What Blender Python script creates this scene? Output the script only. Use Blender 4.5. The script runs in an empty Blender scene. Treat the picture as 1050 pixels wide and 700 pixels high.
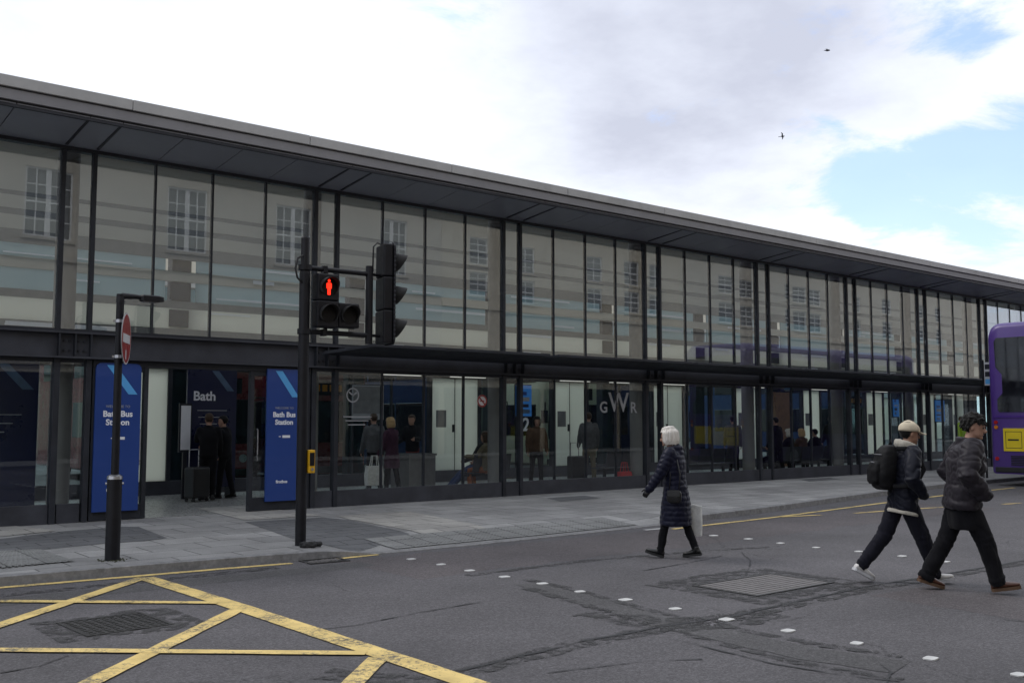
import bpy, bmesh, math, random
from mathutils import Vector, Matrix, noise
R = math.radians
random.seed(7)
SC = bpy.context.scene
COL = SC.collection
# ------------------------------------------------------------------ camera model (used to read ground points off the photo)
CW, CH, CF, CY = 1050., 700., 1023., 432.
CAM = Vector((0, -16.6, 1.7))
PITCH = math.atan((CY - 350) / CF)
AZ = R(50.5)
def ray(px, py):
    r, u, w = px - 525., 350. - py, CF
    L = (r, u * math.cos(PITCH) + w * math.sin(PITCH), w * math.cos(PITCH) - u * math.sin(PITCH))
    vd = Vector((math.cos(AZ), math.sin(AZ), 0)); rt = Vector((math.sin(AZ), -math.cos(AZ), 0))
    return rt * L[0] + vd * L[2] + Vector((0, 0, L[1]))
def ground(px, py, z=0.):
    d = ray(px, py); t = (z - CAM.z) / d.z
    return CAM + d * t
def onplane(px, py, y):
    d = ray(px, py); t = (y - CAM.y) / d.y
    return CAM + d * t

# ------------------------------------------------------------------ materials
def nodes(name):
    m = bpy.data.materials.new(name); m.use_nodes = True
    nt = m.node_tree; b = nt.nodes['Principled BSDF']
    return m, nt, b
def N(nt, t, **kw):
    n = nt.nodes.new(t)
    for k, v in kw.items():
        if hasattr(n, k) and k not in n.inputs: setattr(n, k, v)
        else: n.inputs[k].default_value = v
    return n
def ramp(nt, src, stops):
    r = nt.nodes.new('ShaderNodeValToRGB')
    e = r.color_ramp.elements
    while len(e) < len(stops): e.new(.5)
    for i, (p, c) in enumerate(stops):
        e[i].position = p
        e[i].color = (c, c, c, 1) if not isinstance(c, tuple) else (*c, 1)
    nt.links.new(src, r.inputs[0]); return r
def mat(name, col, rough=.6, metal=0., var=.18, scale=6., bump=0., bscale=60., spec=.5, coat=0., trans=0., dirt=0.):
    m, nt, b = nodes(name)
    tc = nt.nodes.new('ShaderNodeTexCoord')
    n1 = N(nt, 'ShaderNodeTexNoise', Scale=scale, Detail=6., Roughness=.65)
    nt.links.new(tc.outputs['Object'], n1.inputs['Vector'])
    lo = tuple(c * (1 - var) for c in col); hi = tuple(min(1, c * (1 + var)) for c in col)
    rp = ramp(nt, n1.outputs['Fac'], [(.3, lo), (.7, hi)])
    out = rp.outputs[0]
    if dirt:
        n3 = N(nt, 'ShaderNodeTexNoise', Scale=scale * .35, Detail=8., Roughness=.75)
        nt.links.new(tc.outputs['Object'], n3.inputs['Vector'])
        rd = ramp(nt, n3.outputs['Fac'], [(.5, 0.), (.72, dirt)])
        mx = N(nt, 'ShaderNodeMixRGB'); nt.links.new(rd.outputs[0], mx.inputs[0]); nt.links.new(out, mx.inputs[1])
        mx.inputs[2].default_value = (.03, .028, .024, 1); out = mx.outputs[0]
    nt.links.new(out, b.inputs['Base Color'])
    rr = ramp(nt, n1.outputs['Fac'], [(.3, max(0, rough - .08)), (.7, min(1, rough + .08))])
    nt.links.new(rr.outputs[0], b.inputs['Roughness'])
    b.inputs['Metallic'].default_value = metal
    b.inputs['Specular IOR Level'].default_value = spec
    b.inputs['Coat Weight'].default_value = coat
    if bump:
        n2 = N(nt, 'ShaderNodeTexNoise', Scale=bscale, Detail=4.)
        nt.links.new(tc.outputs['Object'], n2.inputs['Vector'])
        bp = N(nt, 'ShaderNodeBump', Strength=bump, Distance=.01)
        nt.links.new(n2.outputs['Fac'], bp.inputs['Height']); nt.links.new(bp.outputs[0], b.inputs['Normal'])
    return m
def glass(name, tint, refl=1., frost=0.):
    m = bpy.data.materials.new(name); m.use_nodes = True; nt = m.node_tree
    nt.nodes.remove(nt.nodes['Principled BSDF']); out = nt.nodes['Material Output']
    tr = N(nt, 'ShaderNodeBsdfTransparent'); tr.inputs[0].default_value = (*tint, 1)
    gl = N(nt, 'ShaderNodeBsdfGlossy'); gl.inputs['Color'].default_value = (.92, .95, 1, 1); gl.inputs['Roughness'].default_value = .0
    # Schlick reflectance, the same from both sides of the pane
    ge = N(nt, 'ShaderNodeNewGeometry'); dt = N(nt, 'ShaderNodeVectorMath', operation='DOT_PRODUCT')
    nt.links.new(ge.outputs['Incoming'], dt.inputs[0]); nt.links.new(ge.outputs['True Normal'], dt.inputs[1])
    ab = N(nt, 'ShaderNodeMath', operation='ABSOLUTE'); nt.links.new(dt.outputs['Value'], ab.inputs[0])
    om = N(nt, 'ShaderNodeMath', operation='SUBTRACT'); om.inputs[0].default_value = 1; nt.links.new(ab.outputs[0], om.inputs[1])
    pw = N(nt, 'ShaderNodeMath', operation='POWER'); pw.inputs[1].default_value = 5; nt.links.new(om.outputs[0], pw.inputs[0])
    mu = N(nt, 'ShaderNodeMath', operation='MULTIPLY_ADD'); mu.inputs[1].default_value = .96 * refl; mu.inputs[2].default_value = .04 * refl
    mu.use_clamp = True
    nt.links.new(pw.outputs[0], mu.inputs[0])
    mx = N(nt, 'ShaderNodeMixShader')
    nt.links.new(mu.outputs[0], mx.inputs[0]); nt.links.new(tr.outputs[0], mx.inputs[1]); nt.links.new(gl.outputs[0], mx.inputs[2])
    # very slight waviness of the panes
    tc = N(nt, 'ShaderNodeTexCoord'); nz = N(nt, 'ShaderNodeTexNoise', Scale=.9, Detail=1.)
    nt.links.new(tc.outputs['Object'], nz.inputs['Vector'])
    bp = N(nt, 'ShaderNodeBump', Strength=.006, Distance=.1); nt.links.new(nz.outputs['Fac'], bp.inputs['Height'])
    nt.links.new(bp.outputs[0], gl.inputs['Normal'])
    nt.links.new(mx.outputs[0], out.inputs['Surface'])
    return m
def emis(name, col, s):
    m, nt, b = nodes(name); b.inputs['Base Color'].default_value = (*col, 1)
    b.inputs['Emission Color'].default_value = (*col, 1); b.inputs['Emission Strength'].default_value = s
    return m
def translucent(name, col, tw=.6):
    m = bpy.data.materials.new(name); m.use_nodes = True; nt = m.node_tree
    b = nt.nodes['Principled BSDF']; b.inputs['Base Color'].default_value = (*col, 1); b.inputs['Roughness'].default_value = .35
    t = N(nt, 'ShaderNodeBsdfTranslucent'); t.inputs[0].default_value = (*col, 1)
    mx = N(nt, 'ShaderNodeMixShader'); mx.inputs[0].default_value = tw
    nt.links.new(b.outputs[0], mx.inputs[1]); nt.links.new(t.outputs[0], mx.inputs[2])
    nt.links.new(mx.outputs[0], nt.nodes['Material Output'].inputs['Surface'])
    return m
def asphalt_mat(name, base, cracks=True):
    m, nt, b = nodes(name)
    tc = nt.nodes.new('ShaderNodeTexCoord'); P = tc.outputs['Object']; L = nt.links.new
    big = N(nt, 'ShaderNodeTexNoise', Scale=.35, Detail=7., Roughness=.7); L(P, big.inputs['Vector'])
    fine = N(nt, 'ShaderNodeTexNoise', Scale=48., Detail=4., Roughness=.85); L(P, fine.inputs['Vector'])
    vor = N(nt, 'ShaderNodeTexVoronoi', Scale=70.); L(P, vor.inputs['Vector'])
    c1 = ramp(nt, big.outputs['Fac'], [(.3, tuple(x * .72 for x in base)), (.7, tuple(x * 1.34 for x in base))])
    c2 = ramp(nt, fine.outputs['Fac'], [(.30, .42), (.5, .98), (.70, 1.9)])
    mul = N(nt, 'ShaderNodeMixRGB', blend_type='MULTIPLY'); mul.inputs[0].default_value = 1
    L(c1.outputs[0], mul.inputs[1]); L(c2.outputs[0], mul.inputs[2])
    # worn, blotchy wheel-polished texture
    mid = N(nt, 'ShaderNodeTexNoise', Scale=17., Detail=8., Roughness=.8); L(P, mid.inputs['Vector'])
    c3 = ramp(nt, mid.outputs['Fac'], [(.3, .60), (.5, 1.), (.72, 1.5)])
    mul2 = N(nt, 'ShaderNodeMixRGB', blend_type='MULTIPLY'); mul2.inputs[0].default_value = 1
    L(mul.outputs[0], mul2.inputs[1]); L(c3.outputs[0], mul2.inputs[2]); mul = mul2
    chip = ramp(nt, vor.outputs['Color'], [(.86, 0.), (.9, 1.)])
    mc = N(nt, 'ShaderNodeMixRGB'); L(mul.outputs[0], mc.inputs[1]); mc.inputs[2].default_value = (.13, .13, .13, 1)
    mh = N(nt, 'ShaderNodeMath', operation='MULTIPLY'); mh.inputs[1].default_value = .45; L(chip.outputs[0], mh.inputs[0]); L(mh.outputs[0], mc.inputs[0])
    out = mc.outputs[0]; hsrc = fine.outputs['Fac']
    # chewing gum spots
    v2 = N(nt, 'ShaderNodeTexVoronoi', Scale=2.2); L(P, v2.inputs['Vector'])
    gum = ramp(nt, v2.outputs['Distance'], [(.035, 1.), (.06, 0.)])
    mg = N(nt, 'ShaderNodeMixRGB'); L(out, mg.inputs[1]); mg.inputs[2].default_value = (.12, .12, .12, 1)
    mh2 = N(nt, 'ShaderNodeMath', operation='MULTIPLY'); mh2.inputs[1].default_value = .5; L(gum.outputs[0], mh2.inputs[0]); L(mh2.outputs[0], mg.inputs[0]); out = mg.outputs[0]
    if cracks:
        wn = N(nt, 'ShaderNodeTexNoise', Scale=1.6, Detail=6., Roughness=.7); L(P, wn.inputs['Vector'])
        mixv = N(nt, 'ShaderNodeMixRGB'); mixv.inputs[0].default_value = .35; L(P, mixv.inputs[1]); L(wn.outputs['Color'], mixv.inputs[2])
        vc = N(nt, 'ShaderNodeTexVoronoi', feature='DISTANCE_TO_EDGE', Scale=.42); L(mixv.outputs[0], vc.inputs['Vector'])
        cr = ramp(nt, vc.outputs['Distance'], [(.0, .7), (.004, 0.)])
        mk = N(nt, 'ShaderNodeTexNoise', Scale=.5, Detail=3.); L(P, mk.inputs['Vector'])
        mkr = ramp(nt, mk.outputs['Fac'], [(.52, 0.), (.60, 1.)])
        cm = N(nt, 'ShaderNodeMath', operation='MULTIPLY'); L(cr.outputs[0], cm.inputs[0]); L(mkr.outputs[0], cm.inputs[1])
        ml = N(nt, 'ShaderNodeMixRGB'); L(cm.outputs[0], ml.inputs[0]); L(out, ml.inputs[1]); ml.inputs[2].default_value = (.012, .012, .012, 1); out = ml.outputs[0]
    L(out, b.inputs['Base Color']); b.inputs['Roughness'].default_value = .82; b.inputs['Specular IOR Level'].default_value = .35
    bp = N(nt, 'ShaderNodeBump', Strength=.5, Distance=.006); L(hsrc, bp.inputs['Height']); L(bp.outputs[0], b.inputs['Normal'])
    return m
def slab_mat(name, c1, c2, mortar, bw, bh, scale=1., rot=0., offset=.5):
    m, nt, b = nodes(name); L = nt.links.new
    tc = nt.nodes.new('ShaderNodeTexCoord')
    mp = N(nt, 'ShaderNodeMapping'); mp.inputs['Rotation'].default_value = (0, 0, rot); L(tc.outputs['Object'], mp.inputs[0])
    br = N(nt, 'ShaderNodeTexBrick', Scale=scale); br.offset = offset
    br.inputs['Color1'].default_value = (*c1, 1); br.inputs['Color2'].default_value = (*c2, 1); br.inputs['Mortar'].default_value = (*mortar, 1)
    br.inputs['Mortar Size'].default_value = .011; br.inputs['Brick Width'].default_value = bw; br.inputs['Row Height'].default_value = bh
    br.inputs['Mortar Smooth'].default_value = .3
    L(mp.outputs[0], br.inputs['Vector'])
    n = N(nt, 'ShaderNodeTexNoise', Scale=.8, Detail=9., Roughness=.75); L(tc.outputs['Object'], n.inputs['Vector'])
    f = N(nt, 'ShaderNodeTexNoise', Scale=70., Detail=3.); L(tc.outputs['Object'], f.inputs['Vector'])
    r1 = ramp(nt, n.outputs['Fac'], [(.3, .72), (.7, 1.22)]); r2 = ramp(nt, f.outputs['Fac'], [(.3, .82), (.7, 1.15)])
    m1 = N(nt, 'ShaderNodeMixRGB', blend_type='MULTIPLY'); m1.inputs[0].default_value = 1; L(br.outputs['Color'], m1.inputs[1]); L(r1.outputs[0], m1.inputs[2])
    m2 = N(nt, 'ShaderNodeMixRGB', blend_type='MULTIPLY'); m2.inputs[0].default_value = 1; L(m1.outputs[0], m2.inputs[1]); L(r2.outputs[0], m2.inputs[2])
    v = N(nt, 'ShaderNodeTexVoronoi', Scale=3.1); L(tc.outputs['Object'], v.inputs['Vector'])
    gm = ramp(nt, v.outputs['Distance'], [(.05, .35), (.085, 0.)])
    m3 = N(nt, 'ShaderNodeMixRGB'); L(gm.outputs[0], m3.inputs[0]); L(m2.outputs[0], m3.inputs[1]); m3.inputs[2].default_value = (.05, .05, .05, 1)
    L(m3.outputs[0], b.inputs['Base Color']); b.inputs['Roughness'].default_value = .8; b.inputs['Specular IOR Level'].default_value = .3
    bp = N(nt, 'ShaderNodeBump', Strength=.4, Distance=.004); L(f.outputs['Fac'], bp.inputs['Height']); L(bp.outputs[0], b.inputs['Normal'])
    return m
def paint_mat(name, col, wear=.5):
    m, nt, b = nodes(name); L = nt.links.new
    tc = nt.nodes.new('ShaderNodeTexCoord')
    n = N(nt, 'ShaderNodeTexNoise', Scale=26., Detail=9., Roughness=.85); L(tc.outputs['Object'], n.inputs['Vector'])
    n2 = N(nt, 'ShaderNodeTexNoise', Scale=2.2, Detail=5.); L(tc.outputs['Object'], n2.inputs['Vector'])
    ad = N(nt, 'ShaderNodeMath', operation='ADD'); L(n.outputs['Fac'], ad.inputs[0])
    s = N(nt, 'ShaderNodeMath', operation='MULTIPLY'); s.inputs[1].default_value = .45; L(n2.outputs['Fac'], s.inputs[0]); L(s.outputs[0], ad.inputs[1])
    t = 1.02 - .28 * wear
    r = ramp(nt, ad.outputs[0], [(t - .08, 0.), (min(t, .999), 1.)])
    mx = N(nt, 'ShaderNodeMixRGB'); L(r.outputs[0], mx.inputs[0]); mx.inputs[1].default_value = (*col, 1); mx.inputs[2].default_value = (.13, .115, .085, 1)
    n3 = N(nt, 'ShaderNodeTexNoise', Scale=5., Detail=6.); L(tc.outputs['Object'], n3.inputs['Vector'])
    r3 = ramp(nt, n3.outputs['Fac'], [(.3, .75), (.7, 1.1)])
    ml = N(nt, 'ShaderNodeMixRGB', blend_type='MULTIPLY'); ml.inputs[0].default_value = 1; L(mx.outputs[0], ml.inputs[1]); L(r3.outputs[0], ml.inputs[2])
    L(ml.outputs[0], b.inputs['Base Color']); b.inputs['Roughness'].default_value = .7
    return m

M = {}
M['asphalt'] = asphalt_mat('asphalt', (.082, .078, .083))
M['patch'] = asphalt_mat('asphalt_patch', (.066, .064, .066), cracks=False)
M['patch2'] = asphalt_mat('asphalt_reddish', (.083, .074, .077), cracks=True)
def tar_mat():
    m, nt, b = nodes('broken_tar'); L = nt.links.new
    tc = nt.nodes.new('ShaderNodeTexCoord')
    n = N(nt, 'ShaderNodeTexNoise', Scale=7., Detail=10., Roughness=.8, Distortion=.6); L(tc.outputs['Object'], n.inputs['Vector'])
    v = N(nt, 'ShaderNodeTexVoronoi', feature='DISTANCE_TO_EDGE', Scale=5.); L(n.outputs['Color'], v.inputs['Vector'])
    r = ramp(nt, n.outputs['Fac'], [(.47, 0.), (.56, 1.)])
    b.inputs['Base Color'].default_value = (.038, .037, .038, 1); b.inputs['Roughness'].default_value = .8
    t = N(nt, 'ShaderNodeBsdfTransparent'); mx = N(nt, 'ShaderNodeMixShader')
    L(r.outputs[0], mx.inputs[0]); L(t.outputs[0], mx.inputs[1]); L(b.outputs[0], mx.inputs[2]); L(mx.outputs[0], nt.nodes['Material Output'].inputs['Surface'])
    return m
M['tar'] = tar_mat()
M['pave'] = slab_mat('paving_slabs', (.315, .31, .305), (.225, .222, .22), (.08, .08, .08), .75, .6)
M['pave_dark'] = slab_mat('dark_slabs', (.135, .136, .142), (.115, .116, .12), (.035, .035, .035), .6, .3)
M['pave_pale'] = slab_mat('pale_slabs', (.36, .345, .32), (.30, .29, .275), (.09, .09, .09), .6, .6)
M['tactile'] = slab_mat('tactile_slabs', (.235, .235, .23), (.205, .205, .2), (.08, .08, .08), .4, .4, offset=0)
M['kerb'] = mat('kerb_granite', (.20, .198, .20), .75, var=.3, scale=14, bump=.2, bscale=90, dirt=.5)
M['yellow'] = paint_mat('yellow_paint', (.70, .52, .19), .72)
M['white'] = paint_mat('white_paint', (.56, .56, .55), .35)
M['steel'] = mat('dark_steel', (.024, .026, .033), .5, 0, var=.3, scale=3, spec=.25)
M['steel2'] = mat('graphite_steel', (.042, .044, .054), .55, 0, var=.3, scale=2, spec=.25)
M['black'] = mat('black_paint', (.009, .009, .012), .45, 0, var=.3, scale=9, bump=.05, spec=.25)
M['fascia'] = mat('zinc_fascia', (.37, .365, .36), .55, .1, var=.14, scale=1.2, dirt=.35)
M['fascia2'] = mat('zinc_fascia_dark', (.20, .195, .205), .55, .1, var=.14, scale=1.2)
M['soffit'] = mat('soffit_panel', (.29, .305, .36), .45, .05, var=.10, scale=.9, dirt=.12)
M['joint'] = mat('joint_black', (.016, .016, .018), .7)
M['cream'] = translucent('cream_panel', (.50, .495, .44), .25)
M['cream_lit'] = translucent('cream_panel_lit', (.80, .81, .74), .5)  # lighter copy of the cream panel, painting the lower bands as lit
M['added_rooflight'] = glass('added_rooflight_glass', (.86, .88, .9), .8)  # glass of the added roof strip that brightens the hall
M['cream2'] = mat('grey_band', (.17, .175, .17), .5, var=.1)
M['column'] = mat('grey_column', (.17, .165, .16), .6, var=.1, scale=2)
M['glass'] = glass('clear_glass', (.925, .95, .945), 1.0)
M['glass_up'] = glass('upper_glass', (.955, .97, .97), 2.0)
M['glass_rear'] = glass('rear_glass', (.78, .9, .9), .8)
M['streak'] = translucent('streak_white', (.93, .95, .97), .5)  # near-white, imitates bright streaks across the rear wall
M['frost'] = translucent('frosted_door', (.88, .92, .86), .62)
M['teal'] = translucent('teal_strip', (.46, .58, .60), .5)
M['floor'] = mat('terrazzo_floor', (.26, .26, .255), .3, var=.15, scale=20)
M['notice'] = mat('grey_notice', (.16, .165, .17), .5)
M['signblue'] = mat('sign_blue', (.009, .043, .215), .4, var=.06, scale=1, coat=.2)
M['signnavy'] = mat('sign_navy', (.006, .010, .045), .3, var=.08, scale=1)
M['signcyan'] = mat('sign_cyan', (.09, .36, .72), .4, var=.06)
M['dimcyan'] = mat('dim_cyan', (.07, .12, .2), .4)
M['print'] = mat('white_print', (.75, .76, .8), .5, var=.05)
M['etch'] = mat('pale_vinyl', (.30, .31, .33), .5, var=.1)
M['red'] = mat('sign_red', (.24, .016, .016), .4, var=.12)
M['signwhite'] = mat('sign_white', (.52, .52, .54), .45, var=.1)
M['signgrey'] = mat('sign_back', (.2, .2, .21), .5, .3)
M['pushyellow'] = mat('push_yellow', (.72, .40, .015), .4, var=.05)
M['lens'] = mat('dark_lens', (.008, .007, .007), .45, spec=.15)
M['redlight'] = emis('red_signal', (1, .025, .008), 1.6)
M['iron'] = mat('cast_iron', (.05, .049, .048), .5, .4, var=.35, scale=18, bump=.3, bscale=80)
M['ironpale'] = mat('worn_iron', (.16, .15, .147), .6, .2, var=.25, scale=12, bump=.2)
M['rubber'] = mat('rubber', (.014, .014, .015), .75, bump=.2)
M['lamp'] = emis('glowing', (1, .98, .92), .4)  # glow in place of daylight through the slit over the rear doors
M['buspurple'] = mat('purple_coachwork', (.060, .024, .185), .42, var=.08, scale=2, coat=.15, dirt=.25)
M['buspurple2'] = mat('purple_trim', (.06, .02, .20), .35, var=.05)
M['busglass'] = mat('bus_glass', (.008, .009, .013), .06, spec=.8, coat=.8)
M['plateyellow'] = mat('yellow_panel', (.72, .55, .02), .4, var=.05)
M['chrome'] = mat('dull_metal', (.4, .4, .42), .3, .9)
M['amber'] = mat('amber_lens', (.6, .2, .02), .25)
M['redlens'] = mat('red_lens', (.35, .012, .015), .2, coat=.5)
M['headlamp'] = emis('headlamp', (1, .95, .85), 3.)
M['stone'] = mat('bath_stone', (.58, .52, .42), .85, var=.14, scale=.6, bump=.15, bscale=14)
M['stone2'] = mat('bath_stone_pale', (.64, .56, .42), .85, var=.1, scale=.8)
M['sash'] = mat('white_sash', (.78, .77, .74), .5, var=.05)
M['darkglass'] = mat('window_glass', (.012, .014, .018), .05, spec=.7)
M['slate'] = mat('slate_roof', (.06, .06, .07), .7, var=.3)
M['clad'] = mat('cream_cladding', (.56, .52, .42), .6, var=.1, scale=.5)
M['clad2'] = mat('grey_cladding', (.30, .31, .30), .5, var=.1, scale=.5)
M['tealglass'] = mat('teal_window', (.06, .13, .15), .08, spec=.8)
M['skin'] = mat('skin', (.36, .205, .145), .55, var=.1, scale=30)
M['skin2'] = mat('skin_tan', (.30, .165, .11), .55, var=.1, scale=30)
M['eye'] = mat('eye', (.02, .015, .012), .2)
M['lip'] = mat('lips', (.33, .12, .10), .5)
def cloth(name, col, rough=.85, sheen=.04, bump=.25, bscale=160, var=.2):
    m = mat(name, col, rough, 0, var=var, scale=14, bump=bump, bscale=bscale)
    m.node_tree.nodes['Principled BSDF'].inputs['Sheen Weight'].default_value = sheen
    m.node_tree.nodes['Principled BSDF'].inputs['Specular IOR Level'].default_value = .14
    return m
M['navy_puffer'] = cloth('navy_nylon', (.008, .009, .022), .42, .05, .1, 60)
M['navy_jacket'] = cloth('navy_shell', (.008, .009, .016), .5, .05, .15, 70)
M['char_puffer'] = cloth('charcoal_nylon', (.022, .019, .024), .5, .05, .1, 60)
M['black_cloth'] = cloth('black_cotton', (.007, .007, .009), .9)
M['dark_jog'] = cloth('dark_jersey', (.010, .010, .016), .9)
M['cream_fleece'] = cloth('cream_fleece', (.42, .39, .33), .95, .4, .5, 90)
M['cap'] = cloth('cream_twill', (.56, .49, .37), .9)
M['bag_black'] = cloth('black_nylon', (.006, .006, .007), .6, .02)
M['white_bag'] = cloth('white_paper', (.62, .62, .6), .7, 0)
M['busblue'] = mat('dark_blue_coachwork', (.010, .028, .09), .35, coat=.3)
M['busred'] = mat('dark_red_coachwork', (.16, .015, .02), .3, coat=.5)
M['shoe_white'] = mat('white_trainer', (.62, .60, .58), .5, var=.1, scale=20)
M['shoe_brown'] = mat('brown_leather', (.075, .028, .016), .4, var=.25, scale=20)
M['sole_brown'] = mat('tan_sole', (.10, .055, .03), .7)
M['leather'] = mat('black_leather', (.012, .012, .012), .35, var=.3, scale=20)
M['hair_black'] = cloth('black_hair', (.006, .0055, .005), .6, .1, .6, 120)
M['hair_brown'] = cloth('brown_hair', (.05, .03, .018), .5, .1, .6, 120)
M['hair_blond'] = cloth('blond_hair', (.45, .30, .15), .5, .1, .6, 120)
def white_hair():
    m, nt, b = nodes('white_hair'); L = nt.links.new
    tc = nt.nodes.new('ShaderNodeTexCoord')
    mp = N(nt, 'ShaderNodeMapping'); mp.inputs['Scale'].default_value = (60, 60, 5); L(tc.outputs['Object'], mp.inputs[0])
    n = N(nt, 'ShaderNodeTexNoise', Scale=1., Detail=5., Roughness=.7); L(mp.outputs[0], n.inputs['Vector'])
    r = ramp(nt, n.outputs['Fac'], [(.28, (.34, .29, .25)), (.5, (.62, .58, .52)), (.75, (.82, .80, .77))])
    L(r.outputs[0], b.inputs['Base Color']); b.inputs['Roughness'].default_value = .5
    bp = N(nt, 'ShaderNodeBump', Strength=.8, Distance=.01); L(n.outputs['Fac'], bp.inputs['Height']); L(bp.outputs[0], b.inputs['Normal'])
    return m
M['hair_white'] = white_hair()
for k, c in dict(c_grey=(.10, .10, .105), c_brown=(.09, .055, .035), c_red=(.16, .03, .03), c_blue=(.03, .05, .12), c_plum=(.06, .025, .045), c_rust=(.28, .09, .04),
                 c_khaki=(.13, .11, .07), c_hivis=(.42, .62, .03), c_pink=(.30, .09, .10)).items():
    M[k] = cloth(k, c)
M['case_black'] = mat('suitcase_shell', (.012, .012, .014), .4)
M['bag_red'] = mat('red_shopper', (.42, .025, .03), .6)
M['bin_grey'] = mat('bin_steel', (.20, .20, .205), .45, .3, var=.15)
M['screenblue'] = emis('blue_screen', (.03, .17, .5), .16)
M['timber'] = mat('timber_panel', (.16, .09, .05), .6, var=.3, scale=8)

# ------------------------------------------------------------------ mesh helpers
class MB:
    def __init__(s): s.v = []; s.f = []
    def add(s, vs, fs):
        o = len(s.v); s.v += [tuple(v) for v in vs]; s.f += [tuple(i + o for i in f) for f in fs]; return s
    def box(s, x0, x1, y0, y1, z0, z1):
        return s.add([(x0, y0, z0), (x1, y0, z0), (x1, y1, z0), (x0, y1, z0), (x0, y0, z1), (x1, y0, z1), (x1, y1, z1), (x0, y1, z1)],
                     [(0, 3, 2, 1), (4, 5, 6, 7), (0, 1, 5, 4), (1, 2, 6, 5), (2, 3, 7, 6), (3, 0, 4, 7)])
    def obox(s, c, ax, ay, az, hx, hy, hz):
        c = Vector(c); vs = []
        for k in (-1, 1):
            for (i, j) in ((-1, -1), (1, -1), (1, 1), (-1, 1)): vs.append(c + ax * hx * i + ay * hy * j + az * hz * k)
        return s.add(vs, [(0, 3, 2, 1), (4, 5, 6, 7), (0, 1, 5, 4), (1, 2, 6, 5), (2, 3, 7, 6), (3, 0, 4, 7)])
    def loft(s, rings, caps=True, closed=True):
        n = len(rings[0]); vs = [p for r in rings for p in r]; fs = []
        for i in range(len(rings) - 1):
            for j in range(n if closed else n - 1):
                k = (j + 1) % n
                fs.append((i * n + j, i * n + k, (i + 1) * n + k, (i + 1) * n + j))
        if caps:
            fs.append(tuple(reversed(range(n)))); fs.append(tuple((len(rings) - 1) * n + j for j in range(n)))
        return s.add(vs, fs)
    def tube(s, pts, rad, n=12, ref=(0, 0, 1), rnd=False):
        pts = [Vector(p) for p in pts]
        if not isinstance(rad, (list, tuple)): rad = [rad] * len(pts)
        rad = [r if isinstance(r, tuple) else (r, r) for r in rad]
        rings = []; u = None
        def mk(c, u, v, r): return [c + u * math.cos(2 * math.pi * k / n) * r[0] + v * math.sin(2 * math.pi * k / n) * r[1] for k in range(n)]
        for i, p in enumerate(pts):
            t = (pts[min(i + 1, len(pts) - 1)] - pts[max(i - 1, 0)]).normalized()
            if u is None:
                w = Vector(ref)
                if abs(t.dot(w)) > .95: w = Vector((1, 0, 0))
                u = t.cross(w).normalized()
            else: u = (u - t * u.dot(t)).normalized()
            v = t.cross(u)
            if rnd and i == 0:
                rings.append(mk(p - t * rad[0][0] * .95, u, v, (rad[0][0] * .25, rad[0][1] * .25))); rings.append(mk(p - t * rad[0][0] * .65, u, v, (rad[0][0] * .75, rad[0][1] * .75)))
            rings.append(mk(p, u, v, rad[i]))
            if rnd and i == len(pts) - 1:
                q = rad[i]; rings.append(mk(p + t * q[0] * .65, u, v, (q[0] * .75, q[1] * .75))); rings.append(mk(p + t * q[0] * .95, u, v, (q[0] * .25, q[1] * .25)))
        return s.loft(rings)
    def prism(s, poly, axis, a, b):
        # extrude a 2-D polygon along an axis; axis 'x': poly=(y,z); 'y': poly=(x,z); 'z': poly=(x,y)
        def P(p, t): return {'x': (t, p[0], p[1]), 'y': (p[0], t, p[1]), 'z': (p[0], p[1], t)}[axis]
        n = len(poly)
        vs = [P(p, a) for p in poly] + [P(p, b) for p in poly]
        fs = [tuple(range(n - 1, -1, -1)), tuple(range(n, 2 * n))] + [(i, (i + 1) % n, n + (i + 1) % n, n + i) for i in range(n)]
        return s.add(vs, fs)
    def ell(s, c, r, n=14, m=8, M3=None):
        c = Vector(c); rings = []
        for i in range(1, m):
            th = math.pi * i / m; ring = []
            for k in range(n):
                ph = 2 * math.pi * k / n
                p = Vector((r[0] * math.sin(th) * math.cos(ph), r[1] * math.sin(th) * math.sin(ph), -r[2] * math.cos(th)))
                if M3: p = M3 @ p
                ring.append(c + p)
            rings.append(ring)
        return s.loft(rings)
    def mesh(s, name):
        me = bpy.data.meshes.new(name); me.from_pydata(s.v, [], s.f); me.update()
        bm = bmesh.new(); bm.from_mesh(me); bmesh.ops.recalc_face_normals(bm, faces=bm.faces); bm.to_mesh(me); bm.free()
        return me
    def build(s, name, m, parent=None, smooth=False, bevel=0., loc=None):
        return link(name, s.mesh(name), m, parent, smooth, bevel, loc)
def link(name, me, m, parent=None, smooth=False, bevel=0., loc=None):
    if m is not None:
        me.materials.clear(); me.materials.append(M[m] if isinstance(m, str) else m)
    if smooth:
        me.polygons.foreach_set('use_smooth', [True] * len(me.polygons))
        if smooth == 'auto':
            try: me.set_sharp_from_angle(angle=R(38))
            except Exception: pass
    o = bpy.data.objects.new(name, me); COL.objects.link(o)
    if parent: o.parent = parent
    if loc is not None: o.location = loc
    if bevel:
        b = o.modifiers.new('bevel', 'BEVEL'); b.width = bevel; b.segments = 2; b.limit_method = 'ANGLE'; b.angle_limit = R(40)
    return o
def tag(o, label=None, cat=None, group=None, kind=None):
    if label: o['label'] = label
    if cat: o['category'] = cat
    if group: o['group'] = group
    if kind: o['kind'] = kind
    return o
def thing(name, label, cat, loc=(0, 0, 0), rz=0., group=None):
    o = bpy.data.objects.new(name, None); COL.objects.link(o); o.location = loc; o.rotation_euler = (0, 0, rz)
    o.empty_display_size = .2
    return tag(o, label, cat, group)
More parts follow.
